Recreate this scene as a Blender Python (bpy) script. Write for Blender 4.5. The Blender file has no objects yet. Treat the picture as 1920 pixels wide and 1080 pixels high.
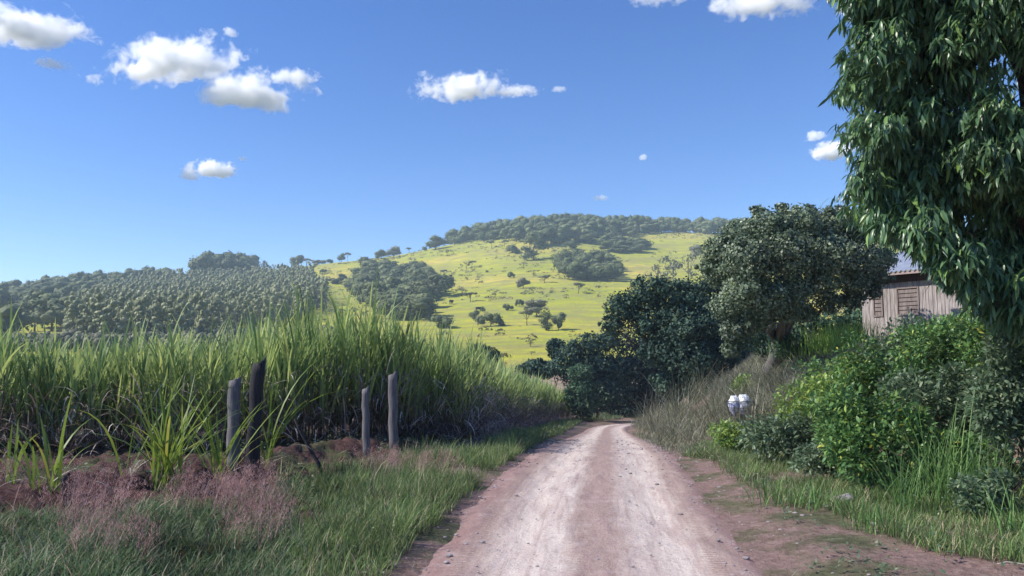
import bpy, math, random
import numpy as np
R = math.radians
C = bpy.context.scene.collection
scn = bpy.context.scene
rng = np.random.default_rng(7)
random.seed(7)

# ------------------------------------------------------------------ camera, world, sun, exposure
FPX = 1500.0; CAMH = 2.0
PITCH = math.atan(145/1500)
cam = bpy.data.cameras.new('camera'); camo = bpy.data.objects.new('camera', cam); C.objects.link(camo)
camo.location = (0, 0, CAMH); camo.rotation_euler = (math.pi/2+PITCH, 0, 0)
cam.lens = FPX/1920*36; cam.sensor_width = 36; cam.clip_start = .1; cam.clip_end = 9000
scn.camera = camo

SUN_EL = 41.0; SUN_DIR_AZ = -97.0        # degrees clockwise from +Y (negative = left of the view)
world = bpy.data.worlds.new('World'); scn.world = world; world.use_nodes = True
wn = world.node_tree; bg = wn.nodes['Background']
sky = wn.nodes.new('ShaderNodeTexSky'); sky.sky_type = 'NISHITA'; sky.sun_disc = False
sky.sun_elevation = R(SUN_EL); sky.sun_rotation = R(SUN_DIR_AZ)
sky.altitude = 1200; sky.air_density = 1.0; sky.dust_density = .5; sky.ozone_density = 3.0
hs = wn.nodes.new('ShaderNodeHueSaturation'); hs.inputs['Saturation'].default_value = 1.28; hs.inputs['Hue'].default_value = .513
wn.links.new(sky.outputs[0], hs.inputs['Color']); wn.links.new(hs.outputs[0], bg.inputs[0]); bg.inputs[1].default_value = .055
sl = bpy.data.lights.new('sun', 'SUN'); so = bpy.data.objects.new('sun', sl); C.objects.link(so)
sl.energy = 2.8; sl.angle = R(.5); sl.color = (1, .94, .84)
az, el = R(SUN_DIR_AZ), R(SUN_EL)
SUNV = np.array([math.sin(az)*math.cos(el), math.cos(az)*math.cos(el), math.sin(el)])
from mathutils import Vector
so.rotation_euler = Vector(tuple(SUNV)).to_track_quat('Z', 'Y').to_euler()
vs = scn.view_settings; vs.view_transform = 'Standard'; vs.look = 'None'; vs.exposure = 1.78; vs.gamma = 1
vs.use_curve_mapping = False
scn.cycles.max_bounces = 26; scn.cycles.diffuse_bounces = 3; scn.cycles.transmission_bounces = 3
scn.cycles.transparent_max_bounces = 8; scn.cycles.volume_bounces = 24; scn.cycles.volume_step_rate = .5; scn.cycles.sample_clamp_indirect = 6
scn.cycles.volume_max_steps = 256

# ------------------------------------------------------------------ helpers
def P(px, py, Y):
    """world point seen at photo pixel (px, py) at depth Y"""
    s, c = math.sin(PITCH), math.cos(PITCH)
    dx = px-960; dy = -(540-py)*s+FPX*c; dz = (540-py)*c+FPX*s
    k = Y/dy
    return np.array([dx*k, Y, CAMH+dz*k])
def proj(X, Y, Z):
    s, c = math.sin(PITCH), math.cos(PITCH)
    f = Y*c+(Z-CAMH)*s; u = -Y*s+(Z-CAMH)*c
    return 960+FPX*X/f, 540-FPX*u/f
def sm(a, b, x):
    t = np.clip((x-a)/(b-a), 0, 1); return t*t*(3-2*t)
_perm = np.random.default_rng(3).random((256, 256))
def vnoise(x, y):
    xi = np.floor(x).astype(int); yi = np.floor(y).astype(int); fx = x-xi; fy = y-yi
    fx = fx*fx*(3-2*fx); fy = fy*fy*(3-2*fy)
    a = _perm[xi & 255, yi & 255]; b = _perm[(xi+1) & 255, yi & 255]
    c = _perm[xi & 255, (yi+1) & 255]; d = _perm[(xi+1) & 255, (yi+1) & 255]
    return (a*(1-fx)+b*fx)*(1-fy)+(c*(1-fx)+d*fx)*fy*1.0
def fbm(x, y, o=4):
    r = 0; a = .5; t = 0
    for i in range(o):
        r = r+a*vnoise(x*2**i+17.3*i, y*2**i+9.1*i); t += a; a *= .5
    return r/t-.5

def tag(o, label=None, cat=None, group=None, kind=None):
    if label: o['label'] = label
    if cat: o['category'] = cat
    if group: o['group'] = group
    if kind: o['kind'] = kind
    return o
def empty(name, loc, rz=0):
    o = bpy.data.objects.new(name, None); C.objects.link(o); o.location = tuple(loc); o.rotation_euler = (0, 0, rz)
    o.empty_display_size = .1
    return o
def make_mesh(name, V, Fs, mat=None, smooth=True, attr=None):
    me = bpy.data.meshes.new(name)
    V = np.asarray(V, dtype=np.float32).reshape(-1, 3)
    if isinstance(Fs, np.ndarray): Fs = [Fs]
    Fs = [np.asarray(f, dtype=np.int32) for f in Fs if len(f)]
    loops = np.concatenate([f.reshape(-1) for f in Fs])
    sizes = np.concatenate([np.full(len(f), f.shape[1], dtype=np.int32) for f in Fs])
    starts = np.concatenate([[0], np.cumsum(sizes)[:-1]]).astype(np.int32)
    me.vertices.add(len(V)); me.vertices.foreach_set('co', V.reshape(-1))
    me.loops.add(len(loops)); me.loops.foreach_set('vertex_index', loops)
    me.polygons.add(len(sizes)); me.polygons.foreach_set('loop_start', starts)
    me.polygons.foreach_set('use_smooth', np.full(len(sizes), smooth, dtype=bool))
    if attr is not None:
        for k, v in attr.items():
            a = me.attributes.new(k, 'FLOAT', 'POINT'); a.data.foreach_set('value', np.asarray(v, dtype=np.float32))
    me.update(calc_edges=True)
    if mat: me.materials.append(mat)
    return me
def mobj(name, V, Fs, mat, parent=None, smooth=True, attr=None, loc=None):
    me = make_mesh(name, V, Fs, mat, smooth, attr)
    o = bpy.data.objects.new(name, me); C.objects.link(o)
    if parent: o.parent = parent
    if loc is not None: o.location = tuple(loc)
    return o
class G:
    """geometry bag"""
    def __init__(s): s.V = []; s.F = {3: [], 4: []}; s.n = 0; s.T = []
    def add(s, V, F, t=None):
        V = np.asarray(V, float).reshape(-1, 3); F = np.asarray(F, int)
        s.V.append(V); s.F[F.shape[1]].append(F+s.n); s.n += len(V)
        s.T.append(np.zeros(len(V)) if t is None else t)
    def obj(s, name, mat, parent=None, smooth=True, attr=False, loc=None):
        fs = [np.concatenate(s.F[k]) for k in (3, 4) if s.F[k]]
        return mobj(name, np.concatenate(s.V), fs, mat, parent, smooth, {'t': np.concatenate(s.T)} if attr else None, loc)
    def box(s, c, sz, M=None):
        h = np.array(sz)/2
        v = np.array([[x, y, z] for x in (-1, 1) for y in (-1, 1) for z in (-1, 1)])*h
        if M is not None: v = v@np.asarray(M).T
        f = [[0, 1, 3, 2], [4, 6, 7, 5], [0, 4, 5, 1], [2, 3, 7, 6], [0, 2, 6, 4], [1, 5, 7, 3]]
        s.add(v+np.array(c), f)
    def tube(s, pts, rad, n=8, wob=0.0):
        pts = np.asarray(pts, float); m = len(pts); rad = np.broadcast_to(rad, (m,))
        V = []
        for i in range(m):
            d = pts[min(i+1, m-1)]-pts[max(i-1, 0)]; d = d/(np.linalg.norm(d)+1e-9)
            a = np.cross(d, [0.3, 1, 0.1]) if abs(d[1]) < .9 else np.cross(d, [1, 0, 0]); a /= np.linalg.norm(a); b = np.cross(d, a)
            for k in range(n):
                th = 2*math.pi*k/n; rr = rad[i]*(1+wob*(rng.random()-.5))
                V.append(pts[i]+rr*(math.cos(th)*a+math.sin(th)*b))
        F = [[i*n+k, i*n+(k+1) % n, (i+1)*n+(k+1) % n, (i+1)*n+k] for i in range(m-1) for k in range(n)]
        base = s.n
        s.add(V, F)
        V2 = [pts[0], pts[-1]]
        f3 = [[0+len(V), (k+1) % n, k] for k in range(n)]+[[1+len(V), (m-1)*n+k, (m-1)*n+(k+1) % n] for k in range(n)]
        s.V.append(np.array(V2)); s.T.append(np.zeros(2)); s.n += 2
        s.F[3].append(np.array(f3)+base)

# ---- blades: curved tapering strips
def blades(g, base, azim, tilt, curl, L, w, nseg=4, t0=0.0, twist=0.0):
    N = len(base); t = np.linspace(0, 1, nseg+1)
    azim, tilt, curl, L, w = [np.broadcast_to(a, (N,)).astype(float) for a in (azim, tilt, curl, L, w)]
    th = tilt[:, None]+curl[:, None]*t[None]**1.4
    dl = L[:, None]/nseg
    r = np.concatenate([np.zeros((N, 1)), np.cumsum(np.sin((th[:, 1:]+th[:, :-1])/2)*dl, 1)], 1)
    z = np.concatenate([np.zeros((N, 1)), np.cumsum(np.cos((th[:, 1:]+th[:, :-1])/2)*dl, 1)], 1)
    ca, sa = np.cos(azim)[:, None], np.sin(azim)[:, None]
    sp = np.stack([base[:, 0:1]+r*ca, base[:, 1:2]+r*sa, base[:, 2:3]+z], -1)
    tw = azim+math.pi/2+(rng.random(N)-.5)*twist
    side = np.stack([np.cos(tw), np.sin(tw), np.zeros(N)], -1)[:, None, :]
    prof = (np.sin(np.clip(t*.92+.08, 0, 1)*math.pi)**.55)*(1-t*.3)
    prof[0] = .55; prof[-1] = .04
    half = (w[:, None]*prof[None])[..., None]*.5
    V = np.stack([sp-side*half, sp+side*half], 2).reshape(-1, 3)
    m = 2*(nseg+1)
    b = (np.arange(N)*m)[:, None, None]
    q = np.array([[2*i, 2*i+1, 2*i+3, 2*i+2] for i in range(nseg)])[None]
    tt = np.broadcast_to(np.repeat(t, 2)[None]*(1-t0)+t0, (N, m)).reshape(-1)
    g.add(V, (b+q).reshape(-1, 4), tt)

# ---- leaves: template oriented along axis
def leaf_template(L, W, fold=.18, bend=.25, n=3):
    ys = np.linspace(0, 1, n+1); V = []; 
    for y in ys:
        w = W*.5*math.sin(math.pi*min(1, y*.9+.07))**.8 if 0 < y < 1 else W*.03
        z = -bend*L*y*y
        V += [[-w, y*L, z+fold*w], [0, y*L, z], [w, y*L, z+fold*w]]
    F = []
    for i in range(n):
        a = i*3; F += [[a, a+1, a+4, a+3], [a+1, a+2, a+5, a+4]]
    return np.array(V), np.array(F)
def place_leaves(g, tpl, pos, axis, up, scale):
    V, F = tpl; N = len(pos)
    y = axis/np.linalg.norm(axis, axis=1, keepdims=True)
    x = np.cross(y, up); x /= np.linalg.norm(x, axis=1, keepdims=True)+1e-9
    z = np.cross(x, y)
    M = np.stack([x, y, z], -1)                     # columns
    out = np.einsum('nij,vj->nvi', M, V)*scale[:, None, None]+pos[:, None, :]
    f = F[None]+(np.arange(N)*len(V))[:, None, None]
    g.add(out.reshape(-1, 3), f.reshape(-1, F.shape[1]))
def rdir(n):
    v = rng.normal(size=(n, 3)); return v/np.linalg.norm(v, axis=1, keepdims=True)
def quads(g, pos, size, nrm=None, jit=.55):
    """ragged small leaf clumps as quads that mostly face outwards"""
    n = len(pos)
    m = rdir(n) if nrm is None else nrm+rdir(n)*jit
    a = np.cross(m, rdir(n)); a /= np.linalg.norm(a, axis=1, keepdims=True)+1e-9
    b = np.cross(m, a); b /= np.linalg.norm(b, axis=1, keepdims=True)+1e-9
    s = (np.asarray(size)*(.6+.8*rng.random(n)))[:, None]
    k = .55+.5*rng.random((n, 1))
    V = np.stack([pos-a*s, pos-b*s*k, pos+a*s, pos+b*s*k], 1)
    g.add(V.reshape(-1, 3), np.arange(4*n).reshape(-1, 4))

# ------------------------------------------------------------------ materials
def newmat(name):
    m = bpy.data.materials.new(name); m.use_nodes = True
    nt = m.node_tree; nt.nodes.clear()
    o = nt.nodes.new('ShaderNodeOutputMaterial')
    return m, nt, o
def N(nt, t, **k):
    n = nt.nodes.new(t)
    for a, b in k.items():
        if a.startswith('i_'):
            key = a[2:]; key = int(key) if key.isdigit() else key
            n.inputs[key].default_value = b
        else: setattr(n, a, b)
    return n
def col(c): return (c[0], c[1], c[2], 1)
def mixc(nt, fac, a, b, mode='MIX'):
    n = nt.nodes.new('ShaderNodeMix'); n.data_type = 'RGBA'; n.blend_type = mode
    for s, v in ((n.inputs[0], fac), (n.inputs[6], a), (n.inputs[7], b)):
        if hasattr(v, 'is_linked') or hasattr(v, 'links'): nt.links.new(v, s)
        elif isinstance(v, (tuple, list)): s.default_value = col(v)
        else: s.default_value = v
    return n.outputs[2]
def noise(nt, scale, detail=3, rough=.55, vec=None, dist=0.0):
    n = N(nt, 'ShaderNodeTexNoise'); n.inputs['Scale'].default_value = scale; n.inputs['Detail'].default_value = detail
    n.inputs['Roughness'].default_value = rough; n.inputs['Distortion'].default_value = dist
    if vec is not None: nt.links.new(vec, n.inputs['Vector'])
    return n.outputs[0]
def ramp(nt, fac, stops):
    n = nt.nodes.new('ShaderNodeValToRGB'); cr = n.color_ramp
    while len(cr.elements) < len(stops): cr.elements.new(.5)
    for e, (p, c) in zip(cr.elements, stops):
        e.position = p; e.color = col(c) if isinstance(c, (tuple, list)) else (c, c, c, 1)
    nt.links.new(fac, n.inputs[0]); return n.outputs[0]
def gpos(nt): return N(nt, 'ShaderNodeNewGeometry').outputs['Position']
def attrn(nt, name): return N(nt, 'ShaderNodeAttribute', attribute_name=name).outputs['Fac']
def leaf_mat(name, stops, trans=.3, rough=.5, spec=.3, nscale=.6, along=None, patch=.35, tcol=1.25, gain=1.8):
    """stops: colour ramp over per-leaf random; along: [(t, colour, amount)] tint by position along the blade"""
    stops = [(p, tuple(min(.8, v*gain) for v in c)) for p, c in stops]
    m, nt, o = newmat(name)
    geo = N(nt, 'ShaderNodeNewGeometry')
    c = ramp(nt, geo.outputs['Random Per Island'], stops)
    nz = noise(nt, nscale, 3, .6, geo.outputs['Position'])
    v = N(nt, 'ShaderNodeMapRange'); nt.links.new(nz, v.inputs[0]); v.inputs[1].default_value = .3; v.inputs[2].default_value = .7
    v.inputs[3].default_value = 1-patch; v.inputs[4].default_value = 1+patch
    hv = N(nt, 'ShaderNodeHueSaturation'); nt.links.new(c, hv.inputs['Color']); nt.links.new(v.outputs[0], hv.inputs['Value'])
    c = hv.outputs[0]
    if along:
        t = attrn(nt, 't')
        for (a, b, cc) in along:
            mr = N(nt, 'ShaderNodeMapRange'); nt.links.new(t, mr.inputs[0]); mr.inputs[1].default_value = a; mr.inputs[2].default_value = b
            c = mixc(nt, mr.outputs[0], c, cc)
    b = N(nt, 'ShaderNodeBsdfPrincipled'); nt.links.new(c, b.inputs['Base Color']); b.inputs['Roughness'].default_value = rough
    b.inputs['Specular IOR Level'].default_value = spec
    tr = N(nt, 'ShaderNodeBsdfTranslucent')
    br = N(nt, 'ShaderNodeHueSaturation'); nt.links.new(c, br.inputs['Color']); br.inputs['Value'].default_value = tcol; br.inputs['Hue'].default_value = .485
    nt.links.new(br.outputs[0], tr.inputs[0])
    mx = N(nt, 'ShaderNodeMixShader'); mx.inputs[0].default_value = trans
    nt.links.new(b.outputs[0], mx.inputs[1]); nt.links.new(tr.outputs[0], mx.inputs[2]); nt.links.new(mx.outputs[0], o.inputs[0])
    return m
def solid_mat(name, c1, c2, scale=6, rough=.8, spec=.25, stretch=(1, 1, 1), bump=.3, metal=0, detail=5):
    m, nt, o = newmat(name)
    tc = N(nt, 'ShaderNodeTexCoord'); mp = N(nt, 'ShaderNodeMapping'); mp.inputs['Scale'].default_value = stretch
    nt.links.new(tc.outputs['Object'], mp.inputs[0])
    nz = noise(nt, scale, detail, .6, mp.outputs[0])
    c = ramp(nt, nz, [(.3, c1), (.7, c2)])
    b = N(nt, 'ShaderNodeBsdfPrincipled'); nt.links.new(c, b.inputs['Base Color']); b.inputs['Roughness'].default_value = rough
    b.inputs['Specular IOR Level'].default_value = spec; b.inputs['Metallic'].default_value = metal
    if bump:
        bp = N(nt, 'ShaderNodeBump'); bp.inputs['Strength'].default_value = bump; bp.inputs['Distance'].default_value = .02
        nt.links.new(nz, bp.inputs['Height']); nt.links.new(bp.outputs[0], b.inputs['Normal'])
    nt.links.new(b.outputs[0], o.inputs[0]); return m

# ------------------------------------------------------------------ terrain height
CREST = np.array([(-900, 640), (-400, 600), (0, 562), (100, 548), (200, 535), (330, 526), (480, 513), (600, 495), (700, 484), (760, 474),
                  (850, 456), (950, 436), (1050, 428), (1150, 431), (1250, 434), (1350, 436), (1500, 440), (1700, 445), (1920, 450), (2600, 500), (4000, 600)], float)
SD = np.array([(0, .02), (90, .03), (150, .085), (200, .17), (300, .38), (400, .58), (550, .82), (700, 1.0), (820, .98), (1000, .86), (1600, .45), (2600, .12)], float)
def smooth_interp(x, xs, ys):
    i = np.clip(np.searchsorted(xs, x)-1, 0, len(xs)-2); 
    m = np.gradient(ys, xs)
    h = xs[i+1]-xs[i]; t = np.clip((x-xs[i])/h, 0, 1)
    return (2*t**3-3*t**2+1)*ys[i]+(t**3-2*t**2+t)*h*m[i]+(-2*t**3+3*t**2)*ys[i+1]+(t**3-t**2)*h*m[i+1]
ROADC = np.array([(-30, .5), (0, .45), (5, .62), (7.6, .72), (9.5, .9), (12, 1.15), (14, 1.4), (18, 1.95), (22, 2.4), (26, 2.9), (31, 3.5), (38, 4.35), (45, 5.2), (52, 6.1), (57, 6.95), (62, 8.2), (67, 10.3), (72, 13.6), (78, 19.5), (90, 36)], float)
def roadx(y): return smooth_interp(np.asarray(y, float), ROADC[:, 0], ROADC[:, 1])
def near_h(x, y):
    yc = np.clip(y, -30, 88); rx = roadx(yc); r = (x-rx)/np.sqrt(1+((roadx(yc+.5)-roadx(yc-.5)))**2)
    drop = -.063*np.logaddexp(0, (y-18)/1.5)*1.5+.012*np.logaddexp(0, (y-46)/2)*2.0; drop = np.maximum(drop, -3.6)
    left = .10*sm(-1.6, -2.6, r)+.12*sm(-3.4, -5.2, r)
    # broken soil mounds along the fence line
    fx = -4.6+(y-14.6)*.33
    left = left+.22*np.exp(-((x-fx)/.7)**2)*sm(3, 8, y)*(.6+1.2*(fbm(x*1.3, y*1.3)+.3))*sm(22, 19, y)
    left = left+sm(-2.6, -4.0, r)*(.30*fbm(x*1.7+4, y*1.7)+.20*fbm(x*5, y*5)+.12*fbm(x*11, y*11))*sm(30, 22, y)
    start = 2.1+2.6*sm(20, 11, y)
    right = .10*sm(1.7, 2.6, r)+(2.75-drop)*sm(start, start+7.2, r)*sm(100, 75, y)
    n = .10*fbm(x*.5, y*.5)+.05*fbm(x*2.1, y*2.1)*sm(1.4, 3.0, np.abs(r))+.03*fbm(x*6, y*6)*sm(1.4, 2.6, np.abs(r))
    road = sm(2.3, 1.6, np.abs(r))*sm(86, 80, y)
    return drop+left+right+n*(1-.85*road)-.09*sm(1.75, 1.25, np.abs(r))*sm(86, 80, y)

def H(x, y):
    x = np.asarray(x, float); y = np.asarray(y, float)
    d = np.hypot(x, y); az = np.arctan2(x, y)
    u = 960+1507*np.tan(np.clip(az, -1.15, 1.15))
    Pp = 685-smooth_interp(np.clip(u, -900, 4000), CREST[:, 0], CREST[:, 1])
    s = smooth_interp(np.clip(d, 0, 2600), SD[:, 0], SD[:, 1])
    dy = d*np.maximum(np.cos(az), .42)
    dist = fbm(x/90+3, y/90)*26*sm(120, 300, d)+fbm(x/25, y/25)*5*sm(150, 300, d)
    zh = CAMH+(Pp*s+dist*(1-sm(550, 700, d)*.75)*.5)/1507*dy-CAMH*sm(200, 60, d)
    behind = sm(1.25, 1.8, np.abs(az))
    zh = zh*(1-behind*.85)
    w = sm(88, 150, d)
    return near_h(x, y)*(1-w)+zh*w
def ground_hit(px, py, dmin=3, dmax=1400):
    """first terrain point under the photo pixel"""
    ds = np.geomspace(dmin, dmax, 3000)
    p0 = P(px, py, 1.0)-np.array([0, 0, CAMH])
    X, Y, Z = p0[0]*ds, p0[1]*ds, CAMH+p0[2]*ds
    h = H(X, Y); k = np.argmax(Z < h)
    if Z[k] >= h[k]: k = len(ds)-1; k = int(np.argmin(Z-h))
    return np.array([X[k], Y[k], h[k]])
def on(x, y): return np.array([x, y, float(H(x, y))])

def polar(name, d0, d1, nd, mat):
    azf = np.concatenate([np.linspace(-math.pi, -.85, 60, endpoint=False), np.linspace(-.85, .85, 560, endpoint=False), np.linspace(.85, math.pi, 61)])
    ds = np.geomspace(d0, d1, nd)
    A, D = np.meshgrid(azf, ds, indexing='ij')
    X = D*np.sin(A); Y = D*np.cos(A); Z = H(X, Y)
    V = np.stack([X, Y, Z], -1).reshape(-1, 3)
    na = len(azf); i, j = np.meshgrid(np.arange(na-1), np.arange(nd-1), indexing='ij')
    a = i*nd+j
    F = np.stack([a, a+1, a+nd+1, a+nd], -1).reshape(-1, 4)[:, ::-1]
    F = F[:, ::-1]
    Fs = [F]
    if d0 < 3:
        V = np.vstack([V, [0, 0, float(H(0, 0))]]); c = len(V)-1
        Fs.append(np.array([[c, k*nd, (k+1)*nd] for k in range(na-1)]))
    o = mobj(name, V, Fs, mat)
    return o

# --- ground material: red soil, thin weeds, cane litter
def ground_material():
    m, nt, o = newmat('red_soil')
    pos = gpos(nt)
    n1 = noise(nt, .7, 6, .62, pos); n2 = noise(nt, 9, 6, .7, pos); n3 = noise(nt, 2.6, 5, .6, pos)
    soil = ramp(nt, n2, [(.25, (.16, .10, .085)), (.5, (.26, .17, .145)), (.75, (.38, .275, .24))])
    soil = mixc(nt, ramp(nt, n3, [(.45, 0.0), (.65, .5)]), soil, (.30, .20, .18))
    weed = ramp(nt, n2, [(.3, (.03, .055, .018)), (.7, (.10, .14, .05))])
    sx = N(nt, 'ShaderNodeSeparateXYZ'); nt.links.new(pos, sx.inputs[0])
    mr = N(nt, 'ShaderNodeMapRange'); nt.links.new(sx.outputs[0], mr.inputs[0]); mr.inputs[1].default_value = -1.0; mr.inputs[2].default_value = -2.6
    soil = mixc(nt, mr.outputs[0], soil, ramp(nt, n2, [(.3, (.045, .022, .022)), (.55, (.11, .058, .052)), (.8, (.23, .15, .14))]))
    c = mixc(nt, ramp(nt, n1, [(.47, 0.0), (.60, .75)]), soil, weed)
    b = N(nt, 'ShaderNodeBsdfPrincipled'); b.inputs['Roughness'].default_value = .95; b.inputs['Specular IOR Level'].default_value = .15
    nt.links.new(c, b.inputs['Base Color'])
    bp = N(nt, 'ShaderNodeBump'); bp.inputs['Strength'].default_value = .9; bp.inputs['Distance'].default_value = .06
    nt.links.new(n2, bp.inputs['Height']); nt.links.new(bp.outputs[0], b.inputs['Normal'])
    nt.links.new(b.outputs[0], o.inputs[0]); return m
def hill_material():
    m, nt, o = newmat('pasture_grass')
    pos = gpos(nt)
    n1 = noise(nt, .011, 6, .6, pos); n2 = noise(nt, .09, 7, .68, pos, .6); n3 = noise(nt, .5, 5, .7, pos)
    mp = N(nt, 'ShaderNodeMapping'); mp.inputs['Scale'].default_value = (.25, 1.0, 3.0); nt.links.new(pos, mp.inputs[0])
    n4 = noise(nt, .12, 5, .65, mp.outputs[0])          # cattle terraces following the slope
    c = ramp(nt, n1, [(.35, (.22, .26, .022)), (.52, (.31, .315, .035)), (.66, (.42, .34, .07))])
    c = mixc(nt, ramp(nt, n2, [(.44, 0.0), (.62, .75)]), c, (.18, .20, .075))
    c = mixc(nt, ramp(nt, n4, [(.46, 0.0), (.60, .75)]), c, (.22, .20, .075))
    c = mixc(nt, ramp(nt, n3, [(.5, 0.0), (.75, .35)]), c, (.13, .16, .045))
    b = N(nt, 'ShaderNodeBsdfPrincipled'); b.inputs['Roughness'].default_value = .95; b.inputs['Specular IOR Level'].default_value = .05
    nt.links.new(c, b.inputs['Base Color'])
    bp = N(nt, 'ShaderNodeBump'); bp.inputs['Strength'].default_value = .6; bp.inputs['Distance'].default_value = 1.2
    nt.links.new(n3, bp.inputs['Height']); nt.links.new(bp.outputs[0], b.inputs['Normal'])
    nt.links.new(b.outputs[0], o.inputs[0]); return m
def road_material():
    m, nt, o = newmat('pale_dirt')
    uv = N(nt, 'ShaderNodeTexCoord').outputs['UV']
    sep = N(nt, 'ShaderNodeSeparateXYZ'); nt.links.new(uv, sep.inputs[0])
    pos = gpos(nt)
    mp = N(nt, 'ShaderNodeMapping'); mp.inputs['Scale'].default_value = (3.2, .35, 1); nt.links.new(uv, mp.inputs[0])
    st = noise(nt, 1.6, 6, .6, mp.outputs[0], .3)          # long streaks worn by tyres
    n2 = noise(nt, 1.1, 6, .65, pos); n3 = noise(nt, 14, 6, .7, pos); n5 = noise(nt, 3.5, 4, .6, pos)
    wob = N(nt, 'ShaderNodeMath', operation='MULTIPLY_ADD'); nt.links.new(n2, wob.inputs[0]); wob.inputs[1].default_value = .55
    nt.links.new(sep.outputs[0], wob.inputs[2])
    wb = N(nt, 'ShaderNodeMath', operation='MULTIPLY_ADD'); nt.links.new(st, wb.inputs[0]); wb.inputs[1].default_value = .35; nt.links.new(wob.outputs[0], wb.inputs[2])
    rr = N(nt, 'ShaderNodeMapRange'); nt.links.new(wb.outputs[0], rr.inputs[0]); rr.inputs[1].default_value = -2.0+.45; rr.inputs[2].default_value = 2.0+.45
    RED = (.25, .15, .13); PALE = (.69, .585, .51); MID = (.47, .345, .29)
    c = ramp(nt, rr.outputs[0], [(.03, RED), (.13, (.32, .20, .18)), (.19, MID), (.29, PALE), (.41, PALE), (.48, (.40, .285, .245)), (.56, (.42, .30, .26)), (.64, PALE), (.75, PALE), (.83, MID), (.92, (.31, .19, .17)), (1, RED)])
    c = mixc(nt, ramp(nt, st, [(.42, 0.0), (.68, .55)]), c, (.40, .275, .25))
    mq = N(nt, 'ShaderNodeMapping'); mq.inputs['Scale'].default_value = (11, .45, 1); nt.links.new(uv, mq.inputs[0]); sq = noise(nt, 1.3, 3, .6, mq.outputs[0], .2)
    c = mixc(nt, ramp(nt, sq, [(.52, 0.0), (.66, .38)]), c, (.33, .215, .18))
    wv = N(nt, 'ShaderNodeTexWave'); wv.bands_direction = 'Y'; wv.inputs['Scale'].default_value = 4.2; wv.inputs['Distortion'].default_value = 1.2; wv.inputs['Detail Scale'].default_value = 3; nt.links.new(uv, wv.inputs[0])
    tm = N(nt, 'ShaderNodeMapRange'); nt.links.new(sep.outputs[0], tm.inputs[0]); tm.inputs[1].default_value = -2.0; tm.inputs[2].default_value = 2.0
    tk = ramp(nt, tm.outputs[0], [(.150, 0.0), (.165, 1.0), (.195, 1.0), (.21, 0.0), (.44, 0.0), (.455, .5), (.48, .5), (.495, 0.0), (.79, 0.0), (.805, .8), (.83, .8), (.845, 0.0)])
    ml = N(nt, 'ShaderNodeMath', operation='MULTIPLY'); nt.links.new(tk, ml.inputs[0]); nt.links.new(ramp(nt, wv.outputs[0], [(.4, 0.0), (.6, .55)]), ml.inputs[1])
    c = mixc(nt, ml.outputs[0], c, (.24, .15, .125))
    c = mixc(nt, ramp(nt, n5, [(.55, 0.0), (.75, .35)]), c, (.70, .60, .57))
    c = mixc(nt, ramp(nt, n3, [(.52, 0.0), (.72, .55)]), c, (.26, .16, .14))
    n6 = noise(nt, 45, 4, .7, pos); c = mixc(nt, ramp(nt, n6, [(.58, 0.0), (.70, .5)]), c, (.75, .68, .65)); c = mixc(nt, ramp(nt, n6, [(.30, .5), (.40, 0.0)]), c, (.20, .13, .115))
    b = N(nt, 'ShaderNodeBsdfPrincipled'); b.inputs['Roughness'].default_value = .9; b.inputs['Specular IOR Level'].default_value = .2
    nt.links.new(c, b.inputs['Base Color'])
    hh = N(nt, 'ShaderNodeMath', operation='MULTIPLY_ADD'); nt.links.new(st, hh.inputs[0]); hh.inputs[1].default_value = .6; nt.links.new(n3, hh.inputs[2])
    bp = N(nt, 'ShaderNodeBump'); bp.inputs['Strength'].default_value = .7; bp.inputs['Distance'].default_value = .03
    nt.links.new(hh.outputs[0], bp.inputs['Height']); nt.links.new(bp.outputs[0], b.inputs['Normal'])
    nt.links.new(b.outputs[0], o.inputs[0]); return m

M_soil = ground_material()
tag(polar('ground', 1.0, 130, 430, M_soil), kind='structure')
tag(polar('hills', 130, 2500, 330, hill_material()), kind='structure')
# road: a crowned strip with ruts whose edges sink into the verge
ys = np.concatenate([np.arange(-6, 34, .08), np.arange(34, 80, .25)]); ts = np.linspace(-2.35, 2.35, 95)
cx = roadx(ys); dx = np.gradient(cx, ys); nrm = np.stack([np.ones_like(dx), -dx], -1); nrm /= np.linalg.norm(nrm, axis=1, keepdims=True)
tw_ = ts[None]*(1-.20*sm(18, 50, ys))[:, None]
X = cx[:, None]+tw_*nrm[:, 0:1]; Y = ys[:, None]+tw_*nrm[:, 1:2]
Z = H(X, Y)+.09*sm(1.75, 1.25, np.abs(ts))[None]
rut = -.035*(np.exp(-((ts+.85)/.33)**2)+np.exp(-((ts-.85)/.33)**2))
edge = -.16*sm(1.35, 2.35, np.abs(ts))[None, :]*np.ones_like(X)
Z = Z+.035+rut[None]+edge+.03*fbm(X*2.5+50, Y*.9)+.022*fbm(X*8, Y*2.2)+.02*fbm(X*14, Y*14)+.09*fbm(X*1.4+8, Y*1.0)*sm(1.0, 1.8, np.abs(ts))[None]
V = np.stack([X, Y, Z], -1).reshape(-1, 3); nt_ = len(ts)
i, j = np.meshgrid(np.arange(len(ys)-1), np.arange(nt_-1), indexing='ij'); a = i*nt_+j
F = np.stack([a, a+1, a+nt_+1, a+nt_], -1).reshape(-1, 4)
road = tag(mobj('road', V, F, road_material()), kind='structure')
uvl = road.data.uv_layers.new(name='UVMap')
UV = np.stack([np.broadcast_to(ts[None], X.shape), np.broadcast_to(ys[:, None], X.shape)], -1).reshape(-1, 2)
uvl.data.foreach_set('uv', UV[F.reshape(-1)].astype(np.float32).reshape(-1))

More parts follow.
